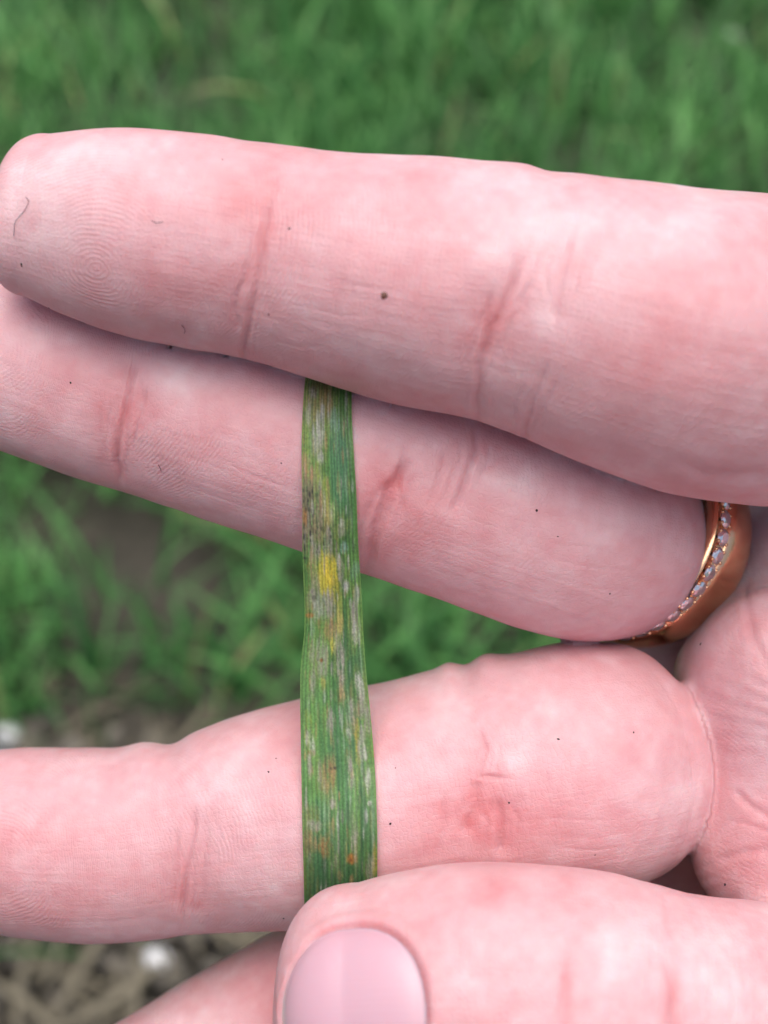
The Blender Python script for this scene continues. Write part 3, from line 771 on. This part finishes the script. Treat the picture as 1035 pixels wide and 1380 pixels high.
# lies on the fingers: pushed out of the skin where it would sink in
for _ in range(3):
    dl, gl = sdf_grad(LV)
    vis = smooth(LV[:, 1], P(0, 1340, 62)[1], P(0, 1290, 62)[1]) * (1 - smooth(LV[:, 1], P(0, 505, 62)[1], P(0, 475, 62)[1]))
    need = np.clip(.28 - dl, 0, .8) * vis
    LV += np.clip(gl, -1, 1) * np.array([0, .15, 1]) * need[:, None]
Z = LV[:, 2].reshape(nr, ncol)
ker = np.hanning(37); ker /= ker.sum()
zc = Z.mean(1); zc = np.convolve(np.pad(zc, 18, mode='edge'), ker, 'valid')
Zs = Z.copy()
for i in range(ncol): Zs[:, i] = np.convolve(np.pad(Z[:, i], 18, mode='edge'), ker, 'valid')
k2 = np.hanning(25); k2 /= k2.sum()
Zs = np.apply_along_axis(lambda r: np.convolve(np.pad(r, 12, mode='edge'), k2, 'valid'), 1, Zs)
U = Ug.ravel(); YY = Yg.ravel(); mm = U * (np.repeat((xr - xl)[:, None], ncol, 1) / (F / Dg)).ravel()
NV = 17                                              # parallel veins
vein = np.cos(U * NV * 2 * np.pi + 1.3 * vnoise(np.stack([YY * .002, U * 9, U * 0 + 4], 1)) + .6 * vnoise(np.stack([YY * .01, U * 3, U * 0], 1)))
big = .5 + .5 * np.cos(U * 5.0 * 2 * np.pi)
relief = .028 * vein * (.5 + .5 * big) + .10 * (1 - (2 * U - 1) ** 2) - .11 * np.exp(-((U - .5) / .05) ** 2) + .03 * vnoise(np.stack([U * 7, YY * .03, U * 0 + 8], 1))
LV[:, 2] = Zs.ravel() + relief + .08
th = .10
LB = LV.copy(); LB[:, 2] -= th
I = np.arange(nr * ncol).reshape(nr, ncol); K = nr * ncol
q = np.stack([I[:-1, :-1], I[1:, :-1], I[1:, 1:], I[:-1, 1:]], -1).reshape(-1, 4)
loop = np.concatenate([I[:, 0], I[-1, 1:], I[-2::-1, -1], I[0, -2:0:-1]]); nx = np.roll(loop, -1)
FF = np.vstack([q, q[:, ::-1] + K, np.stack([nx, loop, loop + K, nx + K], 1)])
# colours of the blade: green stripes, then the disease
def N2(a, b, z): return vnoise(np.stack([U * a, YY * b, U * 0 + z], 1))
g1 = np.array([.070, .205, .055]); g2 = np.array([.17, .37, .09]); g3 = np.array([.032, .105, .045])
st_ = .5 + .5 * vein
t = np.clip(.42 + .55 * N2(20, .012, 1) * .9 + .30 * N2(9, .006, 2), 0, 1)[:, None]
lc = g1 * (1 - t) + g2 * t
vamp = np.clip(.5 + .9 * N2(11, .004, 21), 0, 1.3)[:, None]
lc = lc * (1 - .30 * vamp * (1 - st_)[:, None] ** 1.5)
dk = (smooth(N2(6, .01, 5), .1, .8) * .6)[:, None]; lc = lc * (1 - dk) + g3 * dk
bl = (smooth(N2(5, .008, 6), .15, .7) * .6 * (1 - smooth(YY, 780, 1000) * .4))[:, None]; lc = lc * (1 - bl) + np.array([.060, .20, .115]) * bl
stk = (smooth(N2(30, .02, 31), .30, .85) * .40)[:, None]; lc = lc * (1 - stk) + np.array([.30, .43, .28]) * stk
stk = (smooth(N2(26, .03, 41), .45, .9) * .45)[:, None]; lc = lc * (1 - stk) + g3 * .9 * stk
low = (smooth(YY, 1060, 1200) * .75)[:, None]; lc = lc * (1 - low) + g3 * 1.1 * low
eg = (np.exp(-((U - .0) / .03) ** 2) + np.exp(-((1 - U) / .035) ** 2))[:, None] * .6; lc = lc * (1 - eg) + np.array([.17, .32, .07]) * eg
YEL, TAN, GRY, WHT, ORG, DRK, LIM = [np.array(c) for c in ([.80, .64, .07], [.42, .28, .13], [.37, .345, .30], [.54, .54, .50], [.42, .17, .035], [.03, .032, .03], [.28, .40, .07])]
def blot(cx, cy, rx, ry, col, a=1.0, jag=.55, z=0, halo=True):
    global lc
    xa = np.interp(YY, yy, xl) + U * np.interp(YY, yy, xr - xl)
    if halo and (col is GRY or col is WHT or col is TAN):
        blot(cx, cy, rx * 1.9, ry * 1.35, np.array([.22, .30, .07]), .42, .8, 3, False)
    rx *= 1.25; ry *= 1.15; a = min(1, a * 1.2)
    r = ((xa - cx) / rx) ** 2 + ((YY - cy) / ry) ** 2
    sel = r < 9
    r = r[sel] + jag * vnoise(np.stack([U[sel] * 26, YY[sel] * .05, U[sel] * 0 + cx * .37 + z], 1)) + .5 * jag * vnoise(np.stack([U[sel] * 60, YY[sel] * .16, U[sel] * 0 + cy], 1))
    k = (a * (1 - smooth(r, -.1, 1.5)) * np.clip(.72 + .45 * vnoise(np.stack([U[sel] * 34, YY[sel] * .03, U[sel] * 0 + 77], 1)) + .35 * vnoise(np.stack([U[sel] * 70, YY[sel] * .5, U[sel] * 0 + 55], 1)), 0, 1))[:, None]
    lc[sel] = lc[sel] * (1 - k) + col * k
for args in [
    # brown and pale top
    (425, 545, 17, 30, TAN, .75), (424, 530, 6, 8, GRY, 1, .2), (434, 520, 16, 10, np.array([.10, .07, .03]), .7), (441, 540, 7, 22, TAN, .8),
    (416, 562, 4, 12, WHT, .9), (432, 575, 5, 22, WHT, .85), (427, 590, 8, 16, WHT, .6), (424, 605, 6, 10, WHT, .35), (432, 618, 4, 9, WHT, .8), (416, 618, 4, 8, WHT, .6), (435, 553, 3, 14, WHT, .8), (452, 565, 6, 14, np.array([.25, .42, .34]), .6),
    (412, 590, 5, 50, LIM, .8), (410, 625, 5, 14, TAN, .9), (416, 640, 12, 14, np.array([.55, .30, .14]), .9), (428, 640, 5, 18, LIM, .8),
    # big grey brown patch with a yellow rim
    (418, 690, 17, 48, np.array([.24, .22, .13]), .95), (430, 705, 18, 38, np.array([.34, .28, .18]), .9), (440, 690, 5, 34, np.array([.48, .42, .14]), .9), (437, 665, 4, 26, LIM, .9), (446, 690, 4, 12, np.array([.5, .52, .25]), .7),
    (414, 665, 8, 22, np.array([.20, .18, .10]), .8), (411, 697, 4, 10, ORG, .5), (430, 680, 6, 14, np.array([.40, .24, .13]), .6), (425, 745, 7, 14, GRY, .95), (443, 735, 6, 22, GRY, .8),
    (453, 725, 4, 30, np.array([.20, .24, .07]), .8), (460, 710, 4, 12, GRY, .6), (461, 705, 4, 6, WHT, .5), (463, 738, 5, 8, np.array([.30, .48, .40]), .7),
    (445, 713, 1.6, 3, DRK, 1, .3), (446, 723, 2.5, 2.5, DRK, .9, .4), (438, 730, 1.6, 5, DRK, .9, .3), (418, 718, 1.5, 4, DRK, .8, .3), (411, 724, 2, 5, DRK, .7, .4), (412, 752, 3.4, 2, DRK, 1, .3), (433, 712, 1.4, 3, DRK, .8, .3), (422, 690, 1.4, 4, DRK, .7, .3), (414, 680, 1.4, 6, DRK, .6, .3),
    (417, 762, 3, 10, ORG, .6), (421, 770, 4, 26, np.array([.48, .36, .18]), .7),
    (441, 772, 15, 26, YEL, 1, .45), (434, 785, 5, 24, YEL, .9), (446, 785, 7, 22, YEL, .9), (452, 800, 5, 14, np.array([.45, .42, .06]), .7),
    (459, 770, 4, 14, GRY, .9), (458, 757, 3, 9, WHT, .8), (466, 790, 4, 8, WHT, .9), (480, 800, 3, 12, WHT, .5), (478, 770, 5, 12, np.array([.22, .36, .26]), .5),
    (424, 790, 6, 22, GRY, .6), (420, 808, 7, 12, GRY, .8), (443, 820, 9, 22, GRY, .95), (432, 815, 6, 16, np.array([.25, .33, .28]), .8), (426, 822, 6, 14, WHT, .4), (424, 806, 3, 4, DRK, .5, .3),
    (417, 829, 5, 3.5, ORG, .9, .2), (446, 840, 2.5, 3.5, DRK, .8, .3), (445, 848, 7, 14, TAN, .7), (457, 835, 4, 26, np.array([.50, .42, .14]), .8), (458, 815, 3, 16, LIM, .6), (476, 838, 4, 22, GRY, .8), (478, 850, 5, 16, WHT, .5),
    (448, 870, 3, 14, YEL, .55), (454, 868, 4, 12, np.array([.5, .48, .24]), .7),
    (434, 885, 6, 26, GRY, .55), (434, 889.5, 2.4, 2.6, ORG * .5, .9, .2), (422, 915, 3, 26, GRY, .6), (421, 880, 3, 14, GRY, .4), (436, 922, 3, 10, np.array([.45, .42, .08]), .7),
    (459, 890, 4.5, 22, GRY, .85), (461, 920, 4, 16, np.array([.34, .28, .22]), .9), (462, 936, 4, 10, TAN, .6),
    (485, 918, 4.5, 14, WHT, .95), (489, 932, 3, 12, WHT, .8), (491, 950, 5, 18, GRY, .7), (484, 950, 4, 14, np.array([.30, .30, .22]), .7), (497, 968, 4, 18, GRY, .6), (474, 965, 4.5, 20, GRY, .9), (472, 987, 4, 9, WHT, .7), (479, 975, 3, 20, np.array([.30, .22, .10]), .6),
    (446, 972, 5, 16, GRY, .75), (415, 970, 5, 12, LIM, .6), (416, 992, 3, 12, WHT, .7), (421, 1006, 4, 12, WHT, .7), (420, 1014, 4, 5, ORG * .7, .6), (418, 1030, 2.5, 16, GRY, .6),
    (482, 1005, 3, 30, np.array([.44, .36, .05]), .75), (482, 1040, 4, 22, LIM, .6), (489, 1000, 4.5, 18, WHT, .75), (492, 1015, 4, 8, WHT, .6), (488, 988, 3, 12, GRY, .7),
    (443, 1040, 8, 22, np.array([.40, .24, .10]), .75), (440, 1058, 6, 12, TAN, .5), (446, 1035, 2, 2, DRK, .7, .3), (452, 1034.5, 2.2, 2, DRK, .8, .3), (446, 1079, 2.4, 2.6, DRK, .7, .3), (452, 1078, 2, 2.2, DRK, .5, .3), (449, 1082, 3, 5, GRY, .5),
    (472, 1030, 3.5, 16, GRY, .8), (476, 1052, 3, 10, GRY, .5), (491, 1046, 2, 4, DRK, .6, .3), (496, 1050, 3.5, 14, WHT, .7), (432, 1045, 3, 16, GRY, .4),
    (418, 1095, 12, 16, np.array([.20, .22, .05]), .6), (425, 1110, 9, 6, GRY, .6), (418, 1132, 7, 14, np.array([.36, .24, .12]), .7), (437, 1135, 8, 14, np.array([.38, .20, .07]), .75), (416, 1136, 2, 6, DRK, .5, .3), (415, 1160, 8, 40, np.array([.16, .18, .05]), .5),
    (478, 1125, 4, 20, GRY, .75), (474, 1152, 6, 7, ORG, .95, .3), (473, 1153, 2, 3, ORG * .4, .7, .3), (458, 1174, 3, 9, TAN * .9, .6), (452, 1155, 3, 10, GRY, .4), (499, 1168, 5, 16, GRY, .6), (504, 1155, 3, 22, np.array([.44, .36, .06]), .6),
    (471, 1095, 3, 14, np.array([.18, .24, .12]), .6), (500, 1080, 2.5, 3, WHT, .6), (482, 1080, 4, 40, np.array([.10, .24, .04]), .6)]:
    blot(*args[:6], jag=(args[6] if len(args) > 6 else .75))
rl = np.random.default_rng(5)
for k in range(300):
    y_ = rl.uniform(520, 1210); u_ = rl.uniform(.04, .96); x_ = np.interp(y_, yy, xl) + u_ * np.interp(y_, yy, xr - xl)
    c_ = [GRY, TAN, np.array([.30, .33, .12]), np.array([.035, .10, .04]), WHT][rl.integers(0, 5)]
    blot(x_, y_, rl.uniform(.8, 1.9), rl.uniform(5, 16), c_, rl.uniform(.2, .55), .7, k, False)
for k in range(70):
    y_ = rl.uniform(655, 745); x_ = rl.uniform(408, 440 if y_ > 690 else 430)
    blot(x_, y_, rl.uniform(.7, 1.2), rl.uniform(1.5, 5), DRK, rl.uniform(.35, .8), .4, k, False)
lc = .80 * lc * (1 - .24 * (1 - st_)[:, None] ** 2) * (1 + .12 * N2(40, .4, 11))[:, None]
lo_ = mesh_np('grass_leaf', world(np.vstack([LV, LB])), FF, LEAF)
attr(lo_.data, 'leaf_col', 'FLOAT_COLOR', rgba(np.vstack([lc, lc])))
tag(lo_, 'long ribbed green leaf with yellow, tan and grey disease spots, held across the fingers', 'leaf')

# ------------------------------------------------------------------ specks, mole and lint on the skin
def speck(name, px, py, r_px, mat, flat=.5, seed=0, sx=1.0):
    h, n = on_skin(px, py)
    if h is None: return
    r = r_px / F * (h - Vector((0, 0, CAM_H))).length
    rs = np.random.default_rng(seed); v = icoV * (1 + .35 * rs.uniform(-1, 1, (len(icoV), 1)))
    v = v * np.array([sx, 1 / sx, flat]) * r
    R = np.array(n.to_track_quat('Z', 'Y').to_matrix())
    mesh_np(name, v @ R.T + np.array(h), icoF, mat, hand)
speck('mole', 517, 399, 6.0, MOLE, .25, 2)
for k, (x, y, r, s) in enumerate([(390, 308, 2.6, 1.2), (362, 424, 2.4, 1), (29, 357, 3.0, .7), (95, 516, 2.2, 1), (66, 415, 2.0, 1), (723, 688, 2.8, 1), (822, 800, 2.0, 1), (752, 723, 1.8, 1.4),
                                  (379, 624, 1.8, 1), (752, 996, 2.4, 1.4), (854, 987, 2.0, 1), (686, 1082, 2.2, 1), (526, 1110, 2.4, 1), (944, 868, 3.0, .8), (977, 1192, 2.8, .8),
                                  (362, 1040, 2.2, 1.2), (372, 1022, 1.5, 1), (382, 1238, 2.2, 1), (802, 1152, 1.4, 1), (246, 440, 1.6, 1), (300, 215, 1.8, 1), (533, 1035, 1.4, 1)]):
    speck('dirt_speck', x, y, r * .68, DIRT, .5, k + 10, s)
def lint(pts):
    c = [on_skin(*p) for p in pts]; c = [h + n * .00012 for h, n in c if h is not None]
    if len(c) < 3: return
    r = catmull(np.hstack([np.array([x[:] for x in c]), np.zeros((len(c), 2))]), 24)[:, :3]
    T = np.gradient(r, axis=0); T /= np.linalg.norm(T, axis=1)[:, None]; A = np.cross(T, [.3, .5, .8]); A /= np.linalg.norm(A, axis=1)[:, None]; B = np.cross(T, A)
    a = np.linspace(0, 2 * np.pi, 5, endpoint=False); R = .00002
    VV = (r[:, None] + R * (np.cos(a)[None, :, None] * A[:, None] + np.sin(a)[None, :, None] * B[:, None])).reshape(-1, 3)
    I = np.arange(24 * 5).reshape(24, 5)
    q = np.stack([I[:-1], np.roll(I, -1, 1)[:-1], np.roll(I, -1, 1)[1:], I[1:]], -1).reshape(-1, 4)
    mesh_np('lint_fibre', VV, q, LINT, hand)
for p in ([(20, 318), (22, 300), (34, 285), (40, 272), (36, 266)], [(214, 625), (217, 630), (218, 634)],
          [(246, 436), (250, 444), (249, 447)], [(205, 298), (212, 301), (220, 299)]):
    lint(p)

# ------------------------------------------------------------------ grass, straw and stones below
def make_grassmat():
    m, N, L, b = new_mat('grass_blade')
    c = nd(N, 'ShaderNodeAttribute', attribute_name='grass_col')
    L.new(c.outputs['Color'], b.inputs['Base Color']); b.inputs['Roughness'].default_value = .45
    tr = nd(N, 'ShaderNodeBsdfTranslucent'); L.new(c.outputs['Color'], tr.inputs[0])
    mx = nd(N, 'ShaderNodeMixShader'); mx.inputs[0].default_value = .42
    out = N['Material Output']; L.new(b.outputs[0], mx.inputs[1]); L.new(tr.outputs[0], mx.inputs[2]); L.new(mx.outputs[0], out.inputs[0])
    return m
GRASS = make_grassmat()
def cover(X, Y):                    # how grassy the ground is
    px, py = ground_px(X, Y)
    p = np.stack([X * 7, Y * 7, X * 0], 1)
    n = vnoise(p + 4) * .6 + vnoise(p * 2.3 + 9) * .4
    c = .72 + .5 * n
    def hole(cx, cy, rx, ry, a): return a * np.exp(-((px - cx) / rx) ** 2 - ((py - cy) / ry) ** 2)
    c = c - hole(330, 800, 90, 70, .8) - hole(1000, 60, 110, 110, .55) - hole(620, 150, 90, 50, .35) - hole(840, 190, 60, 50, .35) - hole(100, 60, 60, 50, .2)
    lim = 955 + .12 * (px - 200) * (px > 0) + 35 * vnoise(np.stack([X * 18, Y * 18, X * 0 + 2], 1))
    g0 = ground_at(230, 1230); near = 1 - smooth(np.hypot(X - g0[0], Y - g0[1]) + .05 * vnoise(np.stack([X * 14, Y * 14, X * 0 + 6], 1)), .20, .30)
    front = Y > -CAM_H * .5
    c = c * (1 - np.where(front, smooth(py, lim - 25, lim + 45), 0) * near * .97)
    return np.clip(c, 0, 1)
def blades(n, xr_, yr_, wmin, wmax, lmin, lmax, seed):
    r = np.random.default_rng(seed)
    nt_ = n // 9
    tx = r.uniform(*xr_, nt_); ty = r.uniform(*yr_, nt_)
    keep = r.random(nt_) < cover(tx, ty); tx, ty = tx[keep], ty[keep]
    X = np.repeat(tx, 9) + r.normal(0, .011, len(tx) * 9); Y = np.repeat(ty, 9) + r.normal(0, .011, len(tx) * 9)
    tone = np.repeat(r.normal(0, 1, len(tx)), 9); n = len(X)
    L_ = r.uniform(lmin, lmax, n); W_ = r.uniform(wmin, wmax, n) * .5; az = r.uniform(0, 2 * np.pi, n); lean = r.uniform(.1, 1.3, n); bend = r.uniform(.2, 1.3, n)
    seg = 4; tw = r.uniform(-.8, .8, n)
    pos = np.zeros((n, seg + 1, 3)); cur = np.stack([X, Y, np.full(n, -.016)], 1); pos[:, 0] = cur
    for k in range(seg):
        a = np.minimum(lean * .5 + bend * (k / seg), 2.0)
        cur = cur + (L_ / seg)[:, None] * np.stack([np.sin(a) * np.cos(az), np.sin(a) * np.sin(az), np.cos(a)], 1); pos[:, k + 1] = cur
    sd_ = np.stack([-np.sin(az + tw), np.cos(az + tw), np.zeros(n)], 1)
    wk = np.array([.75, 1, .95, .65, .06])
    Lf = pos - sd_[:, None] * (W_[:, None] * wk)[..., None]; Rt = pos + sd_[:, None] * (W_[:, None] * wk)[..., None]
    VV = np.stack([Lf, Rt], 2).reshape(-1, 3)
    b = np.arange(n)[:, None, None] * (2 * (seg + 1)); q = np.array([[2 * k, 2 * k + 1, 2 * k + 3, 2 * k + 2] for k in range(seg)])[None]
    FF = (b + q).reshape(-1, 4)
    ca, cb, cc = np.array([.042, .165, .045]), np.array([.215, .52, .165]), np.array([.42, .46, .20])
    t = np.clip(.45 + .30 * tone + r.normal(0, .25, n), 0, 1.25)[:, None]
    c_ = ca * (1 - t) + cb * t
    dry = (r.random(n) < .035)[:, None]; c_ = np.where(dry, cc * r.uniform(.7, 1.3, (n, 1)), c_)
    return VV, FF, np.repeat(c_, 2 * (seg + 1), 0)
A1 = blades(82000, (-.75, .75), (-.15, 1.7), .0017, .0036, .03, .072, 3)
A2 = blades(14000, (-2.6, 2.6), (-1.4, 4.2), .004, .008, .05, .11, 4)
go = mesh_np('grass', np.vstack([A1[0], A2[0]]), np.vstack([A1[1], A2[1] + len(A1[0])]), GRASS)
attr(go.data, 'grass_col', 'FLOAT_COLOR', rgba(np.vstack([A1[2], A2[2]])))
tag(go, 'short green turf of tufted blades growing out of the soil below the hand', 'grass', kind='stuff')

def pebble(px, py, r_mm, mat, label, seed, sq=.7, lift=.3):
    rs = np.random.default_rng(seed); g_ = ground_at(px, py)
    v = np.zeros(0)
    bm = bmesh.new(); bmesh.ops.create_icosphere(bm, subdivisions=2, radius=1.0)
    v = np.array([x.co[:] for x in bm.verts]); f = np.array([[x.index for x in y.verts] for y in bm.faces]); bm.free()
    v = v * (1 + .22 * vnoise(v * 1.4 + seed)[:, None] + .08 * vnoise(v * 4 + seed)[:, None]) * np.array([1, rs.uniform(.65, 1), sq]) * r_mm * .001
    a = rs.uniform(0, 6.28); Rz = np.array([[math.cos(a), -math.sin(a), 0], [math.sin(a), math.cos(a), 0], [0, 0, 1]])
    o = mesh_np('pebble', v @ Rz.T, f, mat); o.location = (g_[0], g_[1], -.012 + r_mm * .001 * lift)
    return o
tag(pebble(210, 1279, 5.0, WSTONE, '', 1, .8, .7), 'small bright white stone lying on bare soil among straw', 'stone')
tag(pebble(4, 973, 7.0, WSTONE, '', 2), 'larger pale white stone at the edge of the grass', 'stone')
tag(pebble(992, 32, 6.0, WSTONE, '', 3), 'pale stone on the bare patch far beyond the fingers', 'stone')
kk = 0
for (x, y, r) in [(95, 990, 8), (150, 975, 6), (205, 985, 7), (40, 960, 5), (235, 1000, 6), (180, 1290, 5), (60, 940, 5), (120, 950, 5), (270, 985, 6), (300, 960, 5), (30, 990, 6)]:
    kk += 1
    tag(pebble(x, y, r, STONE, '', 20 + kk), 'dull grey-brown pebble in the bare soil bordering the grass', 'stone', 'pebbles in the bare soil')
# loose gravel crumbs, too small to count
gv, gf = [], []
for k in range(1900):
    px, py = rng.uniform(-500, 900), rng.uniform(930, 1700); g_ = ground_at(px, py)
    r = rng.uniform(.0012, .0042); v = icoV * (1 + .3 * rng.uniform(-1, 1, (len(icoV), 1))) * r * np.array([1, .8, .7])
    gv.append(v + np.array([g_[0], g_[1], -.012 + r * .3])); gf.append(icoF + 12 * k)
gr = mesh_np('gravel', np.vstack(gv), np.vstack(gf), STONE); tag(gr, 'fine grit and crumbs scattered over the bare soil', 'gravel', kind='stuff')
def straw(px, py, ang, L_mm, w_mm):
    g_ = ground_at(px, py); n = 9; t = np.linspace(-.5, .5, n)
    c = np.stack([t * L_mm, 3.0 * np.sin(t * 3 + px), 1.5 + 1.0 * np.cos(t * 4)], 1) * .001
    ww = w_mm * .0005 * (1 - .5 * np.abs(t * 2) ** 3)
    prof = np.array([(-1, 0), (-.5, .35), (.5, .35), (1, 0), (.5, -.2), (-.5, -.2)])
    VV = (c[:, None] + np.stack([np.zeros((n, 6)), prof[None, :, 0] * ww[:, None], prof[None, :, 1] * ww[:, None]], -1)).reshape(-1, 3)
    I = np.arange(n * 6).reshape(n, 6)
    q = np.stack([I[:-1], np.roll(I, -1, 1)[:-1], np.roll(I, -1, 1)[1:], I[1:]], -1).reshape(-1, 4)
    o = mesh_np('straw', VV, q, STRAW); o.location = (g_[0], g_[1], -.004); o.rotation_euler = (0, random.uniform(-.12, .12), ang)
    return o
for (x, y, a, l, wd) in [(100, 1310, 1.0, 55, 4.5), (40, 1300, 1.6, 45, 4.5), (30, 1360, 2.5, 40, 4), (130, 1345, .6, 50, 5), (75, 1270, 1.2, 30, 4), (345, 1268, .8, 40, 4), (185, 1340, 1.9, 35, 4), (250, 975, .9, 30, 4), (120, 965, .4, 30, 4)]:
    tag(straw(x, y, a, l, wd), 'flat dry straw lying on the bare soil', 'straw', 'straws on the bare soil')
sv, sf = [], []
for k in range(420):                 # the short dead bits, beyond counting
    px, py = rng.uniform(-400, 900), rng.uniform(900, 1500); g_ = ground_at(px, py); a = rng.uniform(0, 3.14); L_ = rng.uniform(.008, .03); w_ = rng.uniform(.0006, .0016)
    d = np.array([math.cos(a), math.sin(a), rng.uniform(-.1, .25)]) * L_ / 2; s_ = np.array([-math.sin(a), math.cos(a), 0]) * w_; u_ = np.array([0, 0, w_])
    c = np.array([g_[0], g_[1], -.006]); sv += [c - d - s_, c - d + s_, c - d + u_, c + d - s_, c + d + s_, c + d + u_]
    b = 6 * k; sf += [[b, b + 1, b + 4, b + 3], [b + 1, b + 2, b + 5, b + 4], [b + 2, b, b + 3, b + 5]]
tag(mesh_np('straw_litter', np.array(sv), np.array(sf), STRAW, smooth_shade=False), 'short bits of dead stalk strewn over the bare soil', 'litter', kind='stuff')
